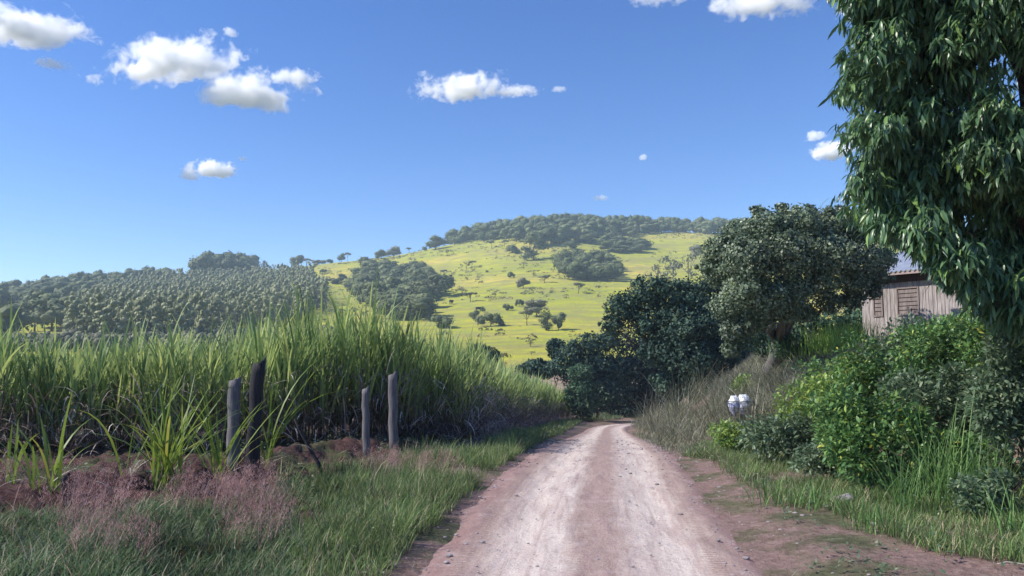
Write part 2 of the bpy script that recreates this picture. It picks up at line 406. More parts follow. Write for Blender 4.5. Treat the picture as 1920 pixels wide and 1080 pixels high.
# ------------------------------------------------------------------ far trees
BARK = solid_mat('grey_bark', (.06, .045, .035), (.17, .13, .11), 12, .9, .1, (3, 3, .6), .5)
M_far = leaf_mat('hillside_foliage', [(0, (.06, .08, .035)), (.5, (.08, .10, .042)), (1, (.12, .14, .065))], .1, .7, .15, .12, patch=.3, gain=1.0)
M_far_grey = leaf_mat('grey_green_foliage', [(0, (.075, .085, .05)), (.5, (.12, .125, .08)), (1, (.19, .19, .125))], .1, .7, .15, .1, patch=.2, gain=1.0)
M_euc = leaf_mat('plantation_foliage', [(0, (.14, .16, .08)), (.5, (.18, .20, .10)), (1, (.25, .26, .15))], .1, .6, .2, .07, patch=.25, gain=1.0)

def crown_points(n, lobes, shell=.55):
    """points in the outer shell of several ellipsoid lobes"""
    L = np.array([[*c, *r] for c, r in lobes], float)
    wgt = L[:, 3]*L[:, 4]+L[:, 3]*L[:, 5]+L[:, 4]*L[:, 5]; wgt /= wgt.sum()
    k = rng.choice(len(L), n, p=wgt); d = rdir(n); rr = (shell+(1-shell)*rng.random((n, 1))**.6)*(.86+.28*rng.random((n, 1)))
    return L[k, :3]+d*rr*L[k, 3:], d
def ico(sub=3):
    import bmesh
    bm = bmesh.new(); bmesh.ops.create_icosphere(bm, subdivisions=sub, radius=1)
    V = np.array([v.co[:] for v in bm.verts]); F = np.array([[v.index for v in f.verts] for f in bm.faces]); bm.free(); return V, F
IC2 = ico(2)
def far_tree_geo(kind, seed):
    """unit tree: 1 wide, 1 high"""
    r_ = random.Random(seed); g = G(); t = G(); lobes = []
    if kind == 'round':
        lobes = [((r_.uniform(-.2, .2), r_.uniform(-.2, .2), r_.uniform(.22, .75)), [r_.uniform(.17, .28)]*2+[r_.uniform(.16, .26)]) for _ in range(11)]
        n, s = 700, .04; tr = .03; th = .5
    elif kind == 'tall':
        lobes = [((r_.uniform(-.2, .2), r_.uniform(-.2, .2), .14+.76*i/9), [r_.uniform(.2, .3)*(1-.12*(i/9))]*2+[.12]) for i in range(10)]
        n, s = 800, .036; tr = .04; th = .5
    elif kind == 'umbrella':
        lobes = [((r_.uniform(-.33, .33), r_.uniform(-.33, .33), r_.uniform(.68, .86)), [r_.uniform(.14, .22)]*2+[.1]) for _ in range(9)]
        n, s = 460, .036; tr = .025; th = .75
    elif kind == 'sparse':
        lobes = [((r_.uniform(-.3, .3), r_.uniform(-.3, .3), r_.uniform(.3, .85)), [r_.uniform(.1, .17)]*2+[.1]) for _ in range(8)]
        n, s = 230, .036; tr = .02; th = .8
    else:  # bush
        lobes = [((r_.uniform(-.3, .3), r_.uniform(-.3, .3), r_.uniform(.15, .6)), [r_.uniform(.16, .26)]*2+[.28]) for _ in range(8)]
        n, s = 480, .045; tr = .02; th = .3
    p, d = crown_points(n, lobes); p[:, 2] = np.maximum(p[:, 2], .02)
    lo, hi = np.percentile(p, 3, axis=0), np.percentile(p, 97, axis=0)
    f = .94/(hi-lo); f[:2] = f[:2].mean(); off = (lo+hi)/2; off[2] = 0
    f[2] = .97/hi[2]
    p = (p-off)*f; lobes = [(((np.array(c)-off)*f).tolist(), r) for c, r in lobes]
    quads(g, p, s*1.15, d, .5)
    if kind != 'sparse':
        for c, r in lobes[:(10 if kind == 'tall' else 8)]:
            rr = np.array(r)*np.append([f[0]]*2, f[2])*{'umbrella': .65, 'tall': .55}.get(kind, .72)
            W = IC2[0]*(1+.22*(rng.random((len(IC2[0]), 1))-.5))*rr+np.array(c); W[:, 2] = np.maximum(W[:, 2], .02); g.add(W, IC2[1])
    t.tube([[0, 0, -.06], [.01, 0, th*.4], [.02, .01, th]], [tr*1.3, tr, tr*.6], 5)
    for c, r in lobes[:4]:
        t.tube([[.01, 0, th*.45], [c[0]*.6, c[1]*.6, (th*.45+c[2])*.55], c], [tr*.6, tr*.45, tr*.2], 4)
    return g, t
FAR = {}
def far_meshes(kind, seed, mat):
    key = (kind, seed, mat.name)
    if key not in FAR:
        g, t = far_tree_geo(kind, seed)
        cm = make_mesh('crown', np.concatenate(g.V), [np.concatenate(g.F[k]) for k in (3, 4) if g.F[k]], mat, False)
        tm = make_mesh('trunk', np.concatenate(t.V), [np.concatenate(t.F[k]) for k in (3, 4)], BARK)
        FAR[key] = (cm, tm)
    return FAR[key]
def far_tree(name, px, py, wpx, hpx, kind, label, cat='tree', group=None, mat=None, parts=True, hit=None):
    p = ground_hit(px, py, 60) if hit is None else hit
    k = np.hypot(p[0], p[1])*.99/1507*math.sqrt(1)
    k = p[1]/1500
    w, h = wpx*k, hpx*k
    mat = mat or M_far
    cm, tm = far_meshes(kind, random.randrange(3), mat)
    o = empty(name, p, random.uniform(0, 6.28)); o.scale = (w, w, h)
    tag(o, label, cat, group)
    c = bpy.data.objects.new('crown', cm); C.objects.link(c); c.parent = o
    if parts:
        c = bpy.data.objects.new('trunk', tm); C.objects.link(c); c.parent = o
    return o
def inpoly(x, y, poly):
    poly = np.array(poly, float); ins = np.zeros(len(x), bool); n = len(poly)
    for i in range(n):
        (x1, y1), (x2, y2) = poly[i], poly[(i+1) % n]
        c = ((y1 > y) != (y2 > y)) & (x < (x2-x1)*(y-y1)/(y2-y1+1e-12)+x1); ins ^= c
    return ins
def sample_ground(n, u0, u1, d0, d1, poly):
    """world-uniform points on the hills whose foot falls inside the outline"""
    u = rng.uniform(u0, u1, n); d = np.sqrt(rng.uniform(d0*d0, d1*d1, n)); a = np.arctan((u-960)/1507)
    X, Y = d*np.sin(a), d*np.cos(a); Z = H(X, Y); px, py = proj(X, Y, Z)
    px = px+14*(vnoise(X/14, Y/14)-.5)*2; k = inpoly(px, py, poly); return np.stack([X, Y, Z], 1)[k]
def thin(P_, dmin):
    """poisson-like thinning"""
    cell = {}; out = []
    for i, p in enumerate(P_):
        c = (int(p[0]//dmin), int(p[1]//dmin)); ok = True
        for a in (-1, 0, 1):
            for b in (-1, 0, 1):
                for q in cell.get((c[0]+a, c[1]+b), ()):
                    if (q[0]-p[0])**2+(q[1]-p[1])**2 < dmin*dmin: ok = False; break
                if not ok: break
            if not ok: break
        if ok: cell.setdefault(c, []).append(p); out.append(i)
    return P_[out]
def wood(name, pts, hgt, wid, kind, mat, label, cat, nq=None, var=.25):
    """a far-off wood that reads as one mass"""
    g = G(); base = []
    for s in range(5):
        gg, tt = far_tree_geo(kind, 100+s); nq4 = len(gg.F[4][0])
        base.append((gg.V[0], np.concatenate(gg.V[1:]), np.concatenate([f for f in gg.F[3]])-len(gg.V[0]), np.concatenate(tt.V), np.concatenate(tt.F[4])))
    gt = G()
    for p in pts:
        V, CV, CF_, TV, TF = base[random.randrange(5)]
        if nq:
            q = np.arange(len(V)//4); np.random.shuffle(q); q = q[:nq]; V = V.reshape(-1, 4, 3)[q].reshape(-1, 3)
        k = 1+var*(rng.random()*2-1); a = rng.random()*6.28; ca, sa = math.cos(a), math.sin(a)
        Rm = np.array([[ca, -sa, 0], [sa, ca, 0], [0, 0, 1]])
        sc = np.array([wid*k, wid*k, hgt*(1+var*(rng.random()*2-1))])
        W = (V@Rm.T)*sc+p
        g.add(W, np.arange(len(W)).reshape(-1, 4)); g.add((CV@Rm.T)*sc+p, CF_)
        gt.add((TV@Rm.T)*sc+p, TF)
    o = g.obj(name, mat, smooth=False); tag(o, label, cat, kind='stuff')
    t = gt.obj('trunks', BARK, parent=o); t['kind'] = 'stuff'
    return o
# left hillside wood, plantation, hilltop wood
pts = thin(sample_ground(9000, -500, 380, 260, 900, [(-500, 560), (-500, 650), (0, 640), (120, 625), (190, 570), (300, 535), (350, 512), (330, 506), (200, 508), (60, 530), (0, 540)]), 7.2); pts = pts[fbm(pts[:, 0]/40, pts[:, 1]/40) > -.10]
wood('hillside_wood', pts, 10, 10, 'round', M_far, 'mixed bushy native wood covering the low hill on the far left', 'wood', 260, .4)
pts = thin(sample_ground(70000, 100, 640, 230, 900, [(120, 640), (160, 600), (215, 560), (330, 536), (440, 534), (570, 524), (596, 548), (606, 585), (565, 600), (430, 625), (330, 650), (230, 660)]), 4.7)
wood('tree_plantation', pts, 12, 4.6, 'tall', M_euc, 'even-aged plantation of slim straight trees behind the sugar cane', 'plantation', 170, .2)
pts = thin(sample_ground(16000, 840, 1700, 500, 1000, [(842, 462), (900, 450), (960, 453), (1010, 462), (1060, 458), (1110, 455), (1160, 450), (1215, 438), (1300, 437), (1345, 440), (1700, 446), (1700, 400), (1340, 400), (1000, 380), (838, 440)]), 8.5)
wood('hilltop_wood', pts, 11, 11.5, 'round', M_far, 'dark native wood capping the top of the high hill', 'wood', 260, .35)

# copses whose trees one can tell apart only as a group
def copse(poly, u0, u1, d0, d1, dm, wid, hgt, label, group, mat=None, n=3000, kind='round'):
    pts = thin(sample_ground(n, u0, u1, d0, d1, poly), dm)
    for p in pts:
        k = 1500/p[1]*random.uniform(.8, 1.25)
        far_tree('copse_tree', 0, 0, wid*k, hgt*k*random.uniform(.85, 1.15), kind, label, 'tree', group, mat, parts=False, hit=p)
copse([(672, 532), (690, 516), (745, 516), (790, 524), (815, 532), (822, 558), (792, 566), (788, 582), (775, 602), (725, 602), (698, 575), (678, 558)], 650, 830, 200, 560, 7.5, 11, 9,
      'rounded tree inside the largest copse, left of centre on the pasture', 'trees of the largest hillside copse')
copse([(1040, 508), (1060, 500), (1120, 500), (1165, 508), (1162, 528), (1120, 527), (1080, 527), (1060, 516)], 1030, 1180, 250, 620, 6, 9, 8.5,
      'tree inside the wide copse at mid-hill, left of the dark roadside tree', 'trees of the wide mid-hill copse')
copse([(1130, 468), (1150, 458), (1190, 460), (1206, 474), (1170, 476), (1140, 474)], 1120, 1215, 350, 700, 8, 13, 7,
      'tree inside the small copse just under the hilltop wood', 'trees of the small upper copse')
copse([(372, 520), (400, 512), (460, 508), (466, 519), (380, 530)], 365, 470, 560, 900, 12, 17, 15,
      'tree in the domed clump on the ridge above the plantation', 'trees of the domed ridge clump')
S, U, B, T, O = 'sparse', 'umbrella', 'bush', 'tall', 'round'
HT = [ # px, foot py, width px, height px, kind, label
 (640, 490, 13, 16, O, 'small round ridge tree, left of a pair on the skyline'), (652, 489, 11, 17, U, 'thin ridge tree, right of a pair on the skyline'),
 (715, 486, 22, 16, O, 'grey tree on the ridge, left one of two that touch'), (738, 483, 24, 20, O, 'taller grey tree on the ridge, right one of two that touch'),
 (767, 475, 12, 11, U, 'tiny flat-topped tree alone on the skyline'), (817, 468, 38, 24, O, 'dense dark round tree on the skyline beside the hilltop wood'),
 (796, 471, 10, 9, B, 'tiny shrub on the skyline left of the dense round tree'), (838, 480, 24, 13, S, 'loose shrub on the slope below the skyline round tree'),
 (900, 452, 16, 11, B, 'low shrub at the left foot of the hilltop wood'), (922, 465, 18, 14, U, 'left of three small trees below the hilltop wood'),
 (946, 463, 17, 13, U, 'middle one of three small trees below the hilltop wood'), (961, 475, 28, 15, B, 'dark spreading bush left of the tall lone tree'),
 (1000, 488, 44, 50, T, 'tall dense lone tree standing below the hilltop wood'), (874, 512, 18, 22, S, 'pale half-bare tree on the upper pasture'),
 (885, 502, 17, 13, U, 'small flat tree behind the pale half-bare tree'), (958, 522, 13, 12, B, 'small dark bush in mid pasture'),
 (981, 504, 16, 13, S, 'pale see-through tree below the tall lone tree'), (1000, 518, 22, 13, S, 'loose thicket below the tall lone tree'),
 (981, 541, 22, 19, O, 'neat round tree in the middle of the pasture'), (1021, 531, 22, 15, U, 'flat-topped tree right of the neat round tree'),
 (866, 556, 30, 16, S, 'grey scrubby tree in mid pasture, upper left of a pair'), (882, 566, 26, 18, U, 'umbrella-shaped tree in mid pasture, lower right of a pair'),
 (928, 557, 26, 14, S, 'pale spreading scrub tree in the centre of the pasture'), (974, 574, 15, 13, B, 'small grey bush above the lower tree group'),
 (952, 582, 17, 12, B, 'small bush left of the lower tree group'), (906, 586, 10, 11, B, 'tiny rusty bush near the standing dark cow'),
 (888, 601, 20, 18, O, 'left tree of the low dark group at the pasture foot'), (920, 612, 42, 24, B, 'widest tree of the low dark group at the pasture foot'),
 (896, 611, 18, 18, S, 'bare-legged tree in front of the low dark group'), (833, 615, 46, 24, B, 'dark rounded bush just above the cane tops'),
 (1006, 594, 42, 32, O, 'broad crowned tree at the back of the lower tree group'), (988, 610, 30, 30, U, 'spreading tree at the left front of the lower tree group'),
 (1024, 620, 24, 34, T, 'slim upright tree at the right front of the lower tree group'), (1047, 618, 26, 30, O, 'rightmost round tree of the lower tree group'),
 (995, 650, 32, 17, S, 'thin tiered tree on the bright grass at the hill foot'), (996, 666, 18, 7, S, 'low scrap of scrub under the thin tiered tree'),
 (606, 512, 11, 8, B, 'small dark bush beside the plantation corner'), (641, 529, 18, 15, O, 'small round tree between plantation and largest copse'),
 (629, 532, 25, 11, B, 'low wide bush between plantation and largest copse'), (668, 556, 17, 18, S, 'thin tree at the left edge of the largest copse'),
 (592, 499, 8, 6, B, 'tiny bush on the yellow slope above the plantation corner'),
 (1069, 468, 28, 16, O, 'dark tree just below the middle of the hilltop wood'), (1101, 457, 34, 26, O, 'light tree standing out in front of the hilltop wood'),
 (1039, 475, 17, 11, S, 'small loose bush right of the tall lone tree'), (1093, 475, 9, 7, B, 'tiny dark bush under the light tree'),
 (1085, 550, 26, 20, U, 'umbrella tree on open grass below the wide copse'), (1306, 475, 26, 16, B, 'grey bush at the right end of the pasture'),
 (967, 476, 16, 9, B, 'squat bush touching the left foot of the tall lone tree'), (845, 527, 15, 9, B, 'low bush right of the largest copse top'),
 (480, 504, 12, 20, T, 'leftmost slim tree on the ridge above the plantation'), (497, 502, 12, 22, T, 'second slim tree from left on the ridge above the plantation'),
 (512, 502, 9, 14, S, 'thin wispy tree on the ridge above the plantation'), (556, 499, 26, 22, O, 'big crown on the ridge above the plantation, right part'),
 (575, 498, 24, 14, U, 'low flat tree right of the big ridge crown'), (598, 496, 22, 9, B, 'long low ridge bush'), (618, 494, 14, 8, B, 'last low bush at the right end of the ridge bushes'),
 (530, 501, 14, 10, B, 'small bush filling the ridge gap left of the big crown'),
 (130, 522, 14, 16, T, 'leftmost slim tree above the far left wood'), (160, 519, 12, 15, S, 'wispy tree above the far left wood'), (205, 513, 16, 16, O, 'round tree topping the far left wood'),
]
for (px, py, w, h, k, lab) in HT:
    nm = 'hillside_shrub' if (k == B or h < 10) else 'hillside_tree'
    far_tree(nm, px, py, w, h, k, lab, 'bush' if nm.endswith('shrub') else 'tree', 'scattered trees and bushes on the pasture hill', M_far_grey if (k in (S, U) or random.random() < .3) else M_far)
# tall grey half-bare trees showing above the dark roadside tree
for (px, py, w, h, lab) in [(1262, 540, 44, 62, 'grey leafless-looking tree above the dark roadside tree, left'), (1292, 540, 46, 74, 'grey thin-crowned tree behind the round-crowned tree'),
                            (1235, 545, 40, 50, 'small grey twiggy tree above the dark roadside tree')]:
    far_tree('grey_tree', px, py, w, h, 'sparse', lab, 'tree', 'thin grey trees behind the roadside trees', M_far_grey)
# bleached weeds and low scrub between cane field and plantation
pts = thin(sample_ground(9000, -300, 640, 90, 260, [(-300, 610), (-300, 660), (640, 660), (640, 630), (420, 612), (300, 625), (150, 628), (60, 615)]), 3.6)
wood('weedy_scrub', pts, 3.0, 4.5, 'bush', M_far_grey, 'pale weedy scrub behind the cane field on the left', 'scrub', 140, .4)

# cattle
def cow_mesh():
    g = G()
    P_ = [(-.95, 0, 1.15, .10), (-.85, 0, 1.12, .30), (-.4, 0, 1.05, .38), (.2, 0, 1.02, .40), (.65, 0, 1.10, .36), (.95, 0, 1.22, .24), (1.2, 0, 1.22, .17), (1.42, 0, 1.12, .13), (1.6, 0, .98, .08)]
    g.tube([p[:3] for p in P_], [p[3] for p in P_], 10)
    for x, y in ((-.7, -.2), (-.7, .2), (.6, -.18), (.6, .18)):
        g.tube([[x, y, 1.0], [x+.05, y, .5], [x, y, .25], [x, y, 0]], [.15, .09, .06, .07], 6)
    g.tube([[-.95, 0, 1.25], [-1.08, 0, 1.0], [-1.08, 0, .5]], [.04, .03, .05], 5)
    for s in (-1, 1): g.tube([[1.3, s*.08, 1.28], [1.25, s*.26, 1.27]], [.05, .03], 4)
    return g
M_cow = solid_mat('dark_hide', (.012, .010, .010), (.03, .022, .02), 3, .7, .3)
cg = cow_mesh(); cowme = make_mesh('cow', np.concatenate(cg.V), [np.concatenate(cg.F[k]) for k in (3, 4)], M_cow)
for (px, py, rz, s, lab) in [(813, 514, .4, 1.1, 'dark cow on its own, left of a grazing pair high on the pasture'), (829, 512, 0, 1.3, 'dark cow, left one of a grazing pair high on the pasture'),
        (835, 511, 2.8, 1.3, 'dark cow, right one of a grazing pair high on the pasture'), (913, 512, .9, 1.15, 'dark cow alone on the upper pasture right of the half-bare tree'),
        (846, 571, 1.2, 1.5, 'dark cow standing alone in the middle of the pasture'), (806, 582, .2, 1.0, 'dark cow lying low beside the largest copse'),
        (897, 584, .5, 1.3, 'dark cow beside the tiny rusty bush')]:
    p = ground_hit(px, py, 60); o = bpy.data.objects.new('cow', cowme); C.objects.link(o); o.location = tuple(p); o.rotation_euler = (0, 0, rz); o.scale = (s, s, s)
    tag(o, lab, 'cow', 'cattle grazing on the pasture hill')

# ------------------------------------------------------------------ clouds
def cloud_mat(seed, dens, asp, off_=-.32):
    m, nt, o = newmat('cloud_vapour')
    tc = N(nt, 'ShaderNodeTexCoord').outputs['Object']
    off = N(nt, 'ShaderNodeVectorMath', operation='MULTIPLY'); nt.links.new(tc, off.inputs[0]); off.inputs[1].default_value = (asp, asp*.6, 1.15)
    st = N(nt, 'ShaderNodeVectorMath', operation='ADD'); nt.links.new(off.outputs[0], st.inputs[0]); st.inputs[1].default_value = (seed*7.3, seed*3.1, seed*1.7)
    n1 = noise(nt, .95, 2, .5, st.outputs[0]); n2 = noise(nt, 2.3, 7, .66, st.outputs[0], .5)
    ln = N(nt, 'ShaderNodeVectorMath', operation='LENGTH'); nt.links.new(tc, ln.inputs[0])
    def mad(a, k, b):
        q = N(nt, 'ShaderNodeMath', operation='MULTIPLY_ADD'); nt.links.new(a, q.inputs[0]); q.inputs[1].default_value = k
        if isinstance(b, float): q.inputs[2].default_value = b
        else: nt.links.new(b, q.inputs[2])
        return q.outputs[0]
    q = mad(n1, 1.5, -.75); q = mad(n2, 1.7, q); q = mad(ln.outputs['Value'], -.95, q)
    # flat base: thin out towards the bottom
    sz = N(nt, 'ShaderNodeSeparateXYZ'); nt.links.new(tc, sz.inputs[0])
    fb = N(nt, 'ShaderNodeMapRange'); nt.links.new(sz.outputs[2], fb.inputs[0]); fb.inputs[1].default_value = -.75; fb.inputs[2].default_value = -.35; fb.inputs[3].default_value = -.5; fb.inputs[4].default_value = 0
    ad = N(nt, 'ShaderNodeMath', operation='ADD'); nt.links.new(q, ad.inputs[0]); nt.links.new(fb.outputs[0], ad.inputs[1])
    q = mad(ad.outputs[0], 1.0, off_)
    g_ = N(nt, 'ShaderNodeMath', operation='MULTIPLY', use_clamp=True); nt.links.new(q, g_.inputs[0]); g_.inputs[1].default_value = 2.6
    d_ = N(nt, 'ShaderNodeMath', operation='MULTIPLY'); nt.links.new(g_.outputs[0], d_.inputs[0]); d_.inputs[1].default_value = dens
    v = N(nt, 'ShaderNodeVolumePrincipled'); v.inputs['Color'].default_value = (1, 1, 1, 1); v.inputs['Anisotropy'].default_value = -.1
    nt.links.new(d_.outputs[0], v.inputs['Density'])
    nt.links.new(v.outputs[0], o.inputs['Volume']); return m
ICO = ico(3)
CL = [ # px, py, half-width px, half-height px, tilt deg, density, label
 (40, 52, 135, 48, 4, .035, 'large bright cloud cut off by the left edge of the sky'), (98, 121, 36, 11, 0, .012, 'thin scrap of cloud under the large left one'),
 (325, 118, 145, 46, 14, .035, 'long slanting white cloud in the upper left sky'), (470, 176, 118, 44, 2, .035, 'broad white cloud right below the long slanting one'),
 (545, 145, 60, 14, 4, .010, 'wispy streak above the broad white cloud'), (432, 62, 14, 10, 0, .012, 'small puff above the end of the long slanting cloud'),
 (398, 320, 52, 18, 2, .03, 'small low white cloud in the left sky'), (354, 329, 22, 13, 0, .022, 'small torn cloud left of the low one'), (455, 298, 8, 5, 0, .02, 'tiny cloud dot above the low left one'),
 (868, 165, 105, 32, 3, .035, 'flat-bottomed white cloud in the middle of the sky'), (965, 172, 52, 10, 2, .010, 'thin tail trailing right of the middle cloud'), (1048, 168, 14, 6, 0, .010, 'faint dot of cloud right of the middle cloud tail'),
 (1430, 2, 120, 38, -3, .022, 'soft white cloud cut off by the top of the sky'), (1236, -6, 70, 20, 0, .014, 'faint cloud at the top edge left of the soft one'),
 (1562, 284, 44, 20, 8, .03, 'white cloud beside the left edge of the drooping-leaved tree'), (1530, 256, 22, 11, 8, .02, 'small cloud just above the one beside the drooping-leaved tree'),
 (1206, 296, 8, 6, 0, .025, 'tiny white cloud dot alone in the middle right sky'), (1126, 372, 14, 6, 0, .014, 'faint cloud dot low in the sky above the hill'),
 (1600, 15, 30, 40, 0, .02, 'bit of cloud at the top beside the drooping-leaved tree'),
]
for i, (px, py, hw, hh, tl, dn, lab) in enumerate(CL):
    D = 3200.0
    p = P(px, py, D); k = D/1500
    o = mobj('cloud', ICO[0], ICO[1], cloud_mat(i+1, dn*(1.2 if hw > 60 else 3.0), max(1.2, min(hw/hh, 4.5)), -.30 if hw > 60 else (-.18 if hw > 15 else -.02))); o.location = tuple(p)
    o.scale = (hw*k*1.18, hw*k*.62, hh*k*1.35)
    o.rotation_euler = (0, -R(tl), math.atan2(-(px-960), 1500)*.9)
    tag(o, lab, 'cloud', 'clouds in the blue sky')
# the cloud whose shade lies over the road and the cane
m, nt, o_ = newmat('cloud_shade_vapour'); v = N(nt, 'ShaderNodeVolumePrincipled'); v.inputs['Color'].default_value = (1, 1, 1, 1); v.inputs['Density'].default_value = .0032
nt.links.new(v.outputs[0], o_.inputs['Volume'])
cc = np.array([4, 22, 0])+SUNV*1100
SHV = ICO[0]*(1+.12*np.sin(ICO[0][:, [1, 2, 0]]*7))
shade = mobj('cloud', SHV, ICO[1], m); shade.location = tuple(cc); shade.scale = (110, 95, 70)
tag(shade, 'cloud above the frame whose shade covers the road', 'cloud', 'clouds in the blue sky')

# haze
hz = G(); hz.box((0, 0, 68), (5400, 5400, 196))
m, nt, o_ = newmat('haze_air'); v = N(nt, 'ShaderNodeVolumePrincipled'); v.inputs['Color'].default_value = (.60, .78, 1.0, 1); v.inputs['Density'].default_value = .0003
nt.links.new(v.outputs[0], o_.inputs['Volume'])
tag(hz.obj('haze', m, smooth=False), kind='stuff')

# ================================================================== near scene
def foliage_pts(lobes, n, shell=.5):
    return crown_points(n, lobes, shell)
def lobes_px(lst, jit=.8):
    """(px, py, depth, radius px[, flat]) -> world ellipsoids"""
    out = []
    for l in lst:
        r = l[3]*l[2]/1500
        out.append((P(l[0], l[1], l[2]).tolist(), [r, r*jit, r*(l[4] if len(l) > 4 else .8)]))
    return out
def trunk_limbs(name, foot, fork, lobes, r0, mat, parent, nl=9):
    g = G(); foot = np.array(foot); fork = np.array(fork)
    mid = (foot+fork)/2+np.array([.05, .03, 0])
    g.tube([foot-[0, 0, .25], foot+[0, 0, .08], mid, fork], [r0*1.5, r0*1.1, r0*.95, r0*.8], 10, .15)
    for c, r in lobes[:nl]:
        c = np.array(c); m = fork*.45+c*.55+np.array([rng.normal()*.1, rng.normal()*.1, -.15])
        g.tube([fork-[0, 0, .1], (fork+m)/2+[rng.normal()*.12, rng.normal()*.12, .12*rng.normal()], m, c], [r0*.55, r0*.42, r0*.28, r0*.1], 6, .1)
        for _ in range(3):
            e = c+rdir(1)[0]*np.array(r)*.8; g.tube([m, (m+e)/2, e], [r0*.2, r0*.13, r0*.04], 4)
    return g.obj(name, mat, parent)
LT_oval = leaf_template(1, .46, .15, .25, 3)
LT_lance = leaf_template(1, .20, .25, .42, 4)
LT_small = leaf_template(1, .5, .1, .1, 2)

# ---------------- cane field
CF = np.array([(-32, 13.6), (-24, 14.4), (-16.5, 15.6), (-9.9, 16.6), (-7.1, 17.2), (-4.6, 18.4), (-2.6, 19.8), (-1.3, 23.0), (-1.15, 27.5), (-.9, 33.7), (.0, 45), (1.5, 57), (3.4, 66), (5.9, 74)])
def cane_h(x, y):
    # height from where along the front the plant stands
    u = 960+1500*x/y
    return np.interp(u, [-1500, 0, 150, 260, 330, 440, 500, 560, 640, 700, 760, 820, 880, 930, 1000, 1050, 1085], [2.6, 2.55, 2.45, 2.6, 2.7, 2.65, 3.05, 3.2, 3.15, 3.25, 2.95, 3.0, 3.0, 3.1, 3.3, 2.7, 2.2])
def front_pts(n, dmin, dmax, pw=1.0):
    seg = np.diff(CF, axis=0); L = np.hypot(seg[:, 0], seg[:, 1]); k = rng.choice(len(L), n, p=L/L.sum())
    a = rng.random(n)[:, None]; p = CF[k]+seg[k]*a; nr = np.stack([-seg[k, 1], seg[k, 0]], 1)/L[k][:, None]
    d = dmin+(dmax-dmin)*rng.random(n)**pw
    q = p+nr*d[:, None]; return q[:, 0], q[:, 1], d
def cane():
    g = G(); gs = G()
    x, y, d = front_pts(6600, 0, 8.0, 1.25)
    k = (y < 30) | (rng.random(len(x)) < .62); x, y, d = x[k], y[k], d[k]; wf = np.where(y > 32, 1.5, 1.0)
    # rows
    z = H(x, y); hh = cane_h(x, y)*(.92+.30*rng.random(len(x)))*(1+.22*fbm(x*.9, y*.9))*(1-.02*d)
    for k in range(11):
        f = k/10.0
        n = len(x)
        zb = z+hh*(.12+.45*f)*(.85+.3*rng.random(n)); L = hh*(.42+.10*rng.random(n))*(1.0-.12*f)
        tilt = .10+.30*rng.random(n)*(1-.55*f); curl = (.20+1.2*rng.random(n)**2.2)*(1-.35*f)
        az = rng.random(n)*6.283
        base = np.stack([x+rng.normal(size=n)*.05, y+rng.normal(size=n)*.05, zb], 1)
        blades(g, base, az, tilt, curl, L, (.036+.028*rng.random(n))*wf, 5, 0, 1.2)
        g.T[-1] = g.T[-1]*.0+np.repeat(np.clip((zb-z)/hh*1.1, 0, 1), 12)+g.T[-1]*.25
    for i in range(len(x)):
        if d[i] < 2.5 and y[i] < 32:
            gs.tube([[x[i], y[i], z[i]-.05], [x[i]+rng.normal()*.04, y[i], z[i]+hh[i]*.5]], [.016, .012], 4)
    o = g.obj('sugar_cane_field', M_cane, attr=True)
    tag(o, 'tall dense green sugar cane growing along the left side of the road', 'sugar cane', kind='stuff')
    s = gs.obj('stalks', M_stalk, parent=o); s['kind'] = 'stuff'
M_cane = leaf_mat('cane_leaf', [(0, (.065, .10, .04)), (.35, (.10, .145, .055)), (.7, (.145, .195, .065)), (1, (.24, .27, .09))], .42, .5, .35, .9, along=[(.34, .08, (.16, .13, .11))], patch=.22, gain=2.2)
M_stalk = solid_mat('cane_stalk', (.10, .08, .05), (.18, .13, .10), 20, .6, .3)
M_dry = leaf_mat('dry_leaf', [(0, (.05, .035, .033)), (.5, (.12, .09, .085)), (.85, (.22, .18, .165)), (1, (.34, .30, .26))], .2, .7, .2, 1.5, patch=.3, gain=2.4)
cane()
def litter():
    g = G(); n = 24000
    x, y, d = front_pts(n, -.35, 3.0, 1.4); z = H(x, y)
    hz_ = rng.random(n)**1.5*cane_h(x, y)*.52
    blades(g, np.stack([x, y, z+hz_+.02], 1), rng.random(n)*6.283, .5+1.0*rng.random(n), .5+1.4*rng.random(n), .45+.6*rng.random(n), .022+.016*rng.random(n), 4, 0, 2.0)
    g.V[0][:, 2] = np.maximum(g.V[0][:, 2], H(g.V[0][:, 0], g.V[0][:, 1])+.01)
    tag(g.obj('cane_litter', M_dry), 'dead grey brown cane leaves hanging and lying at the foot of the cane', 'dry leaves', kind='stuff')
litter()

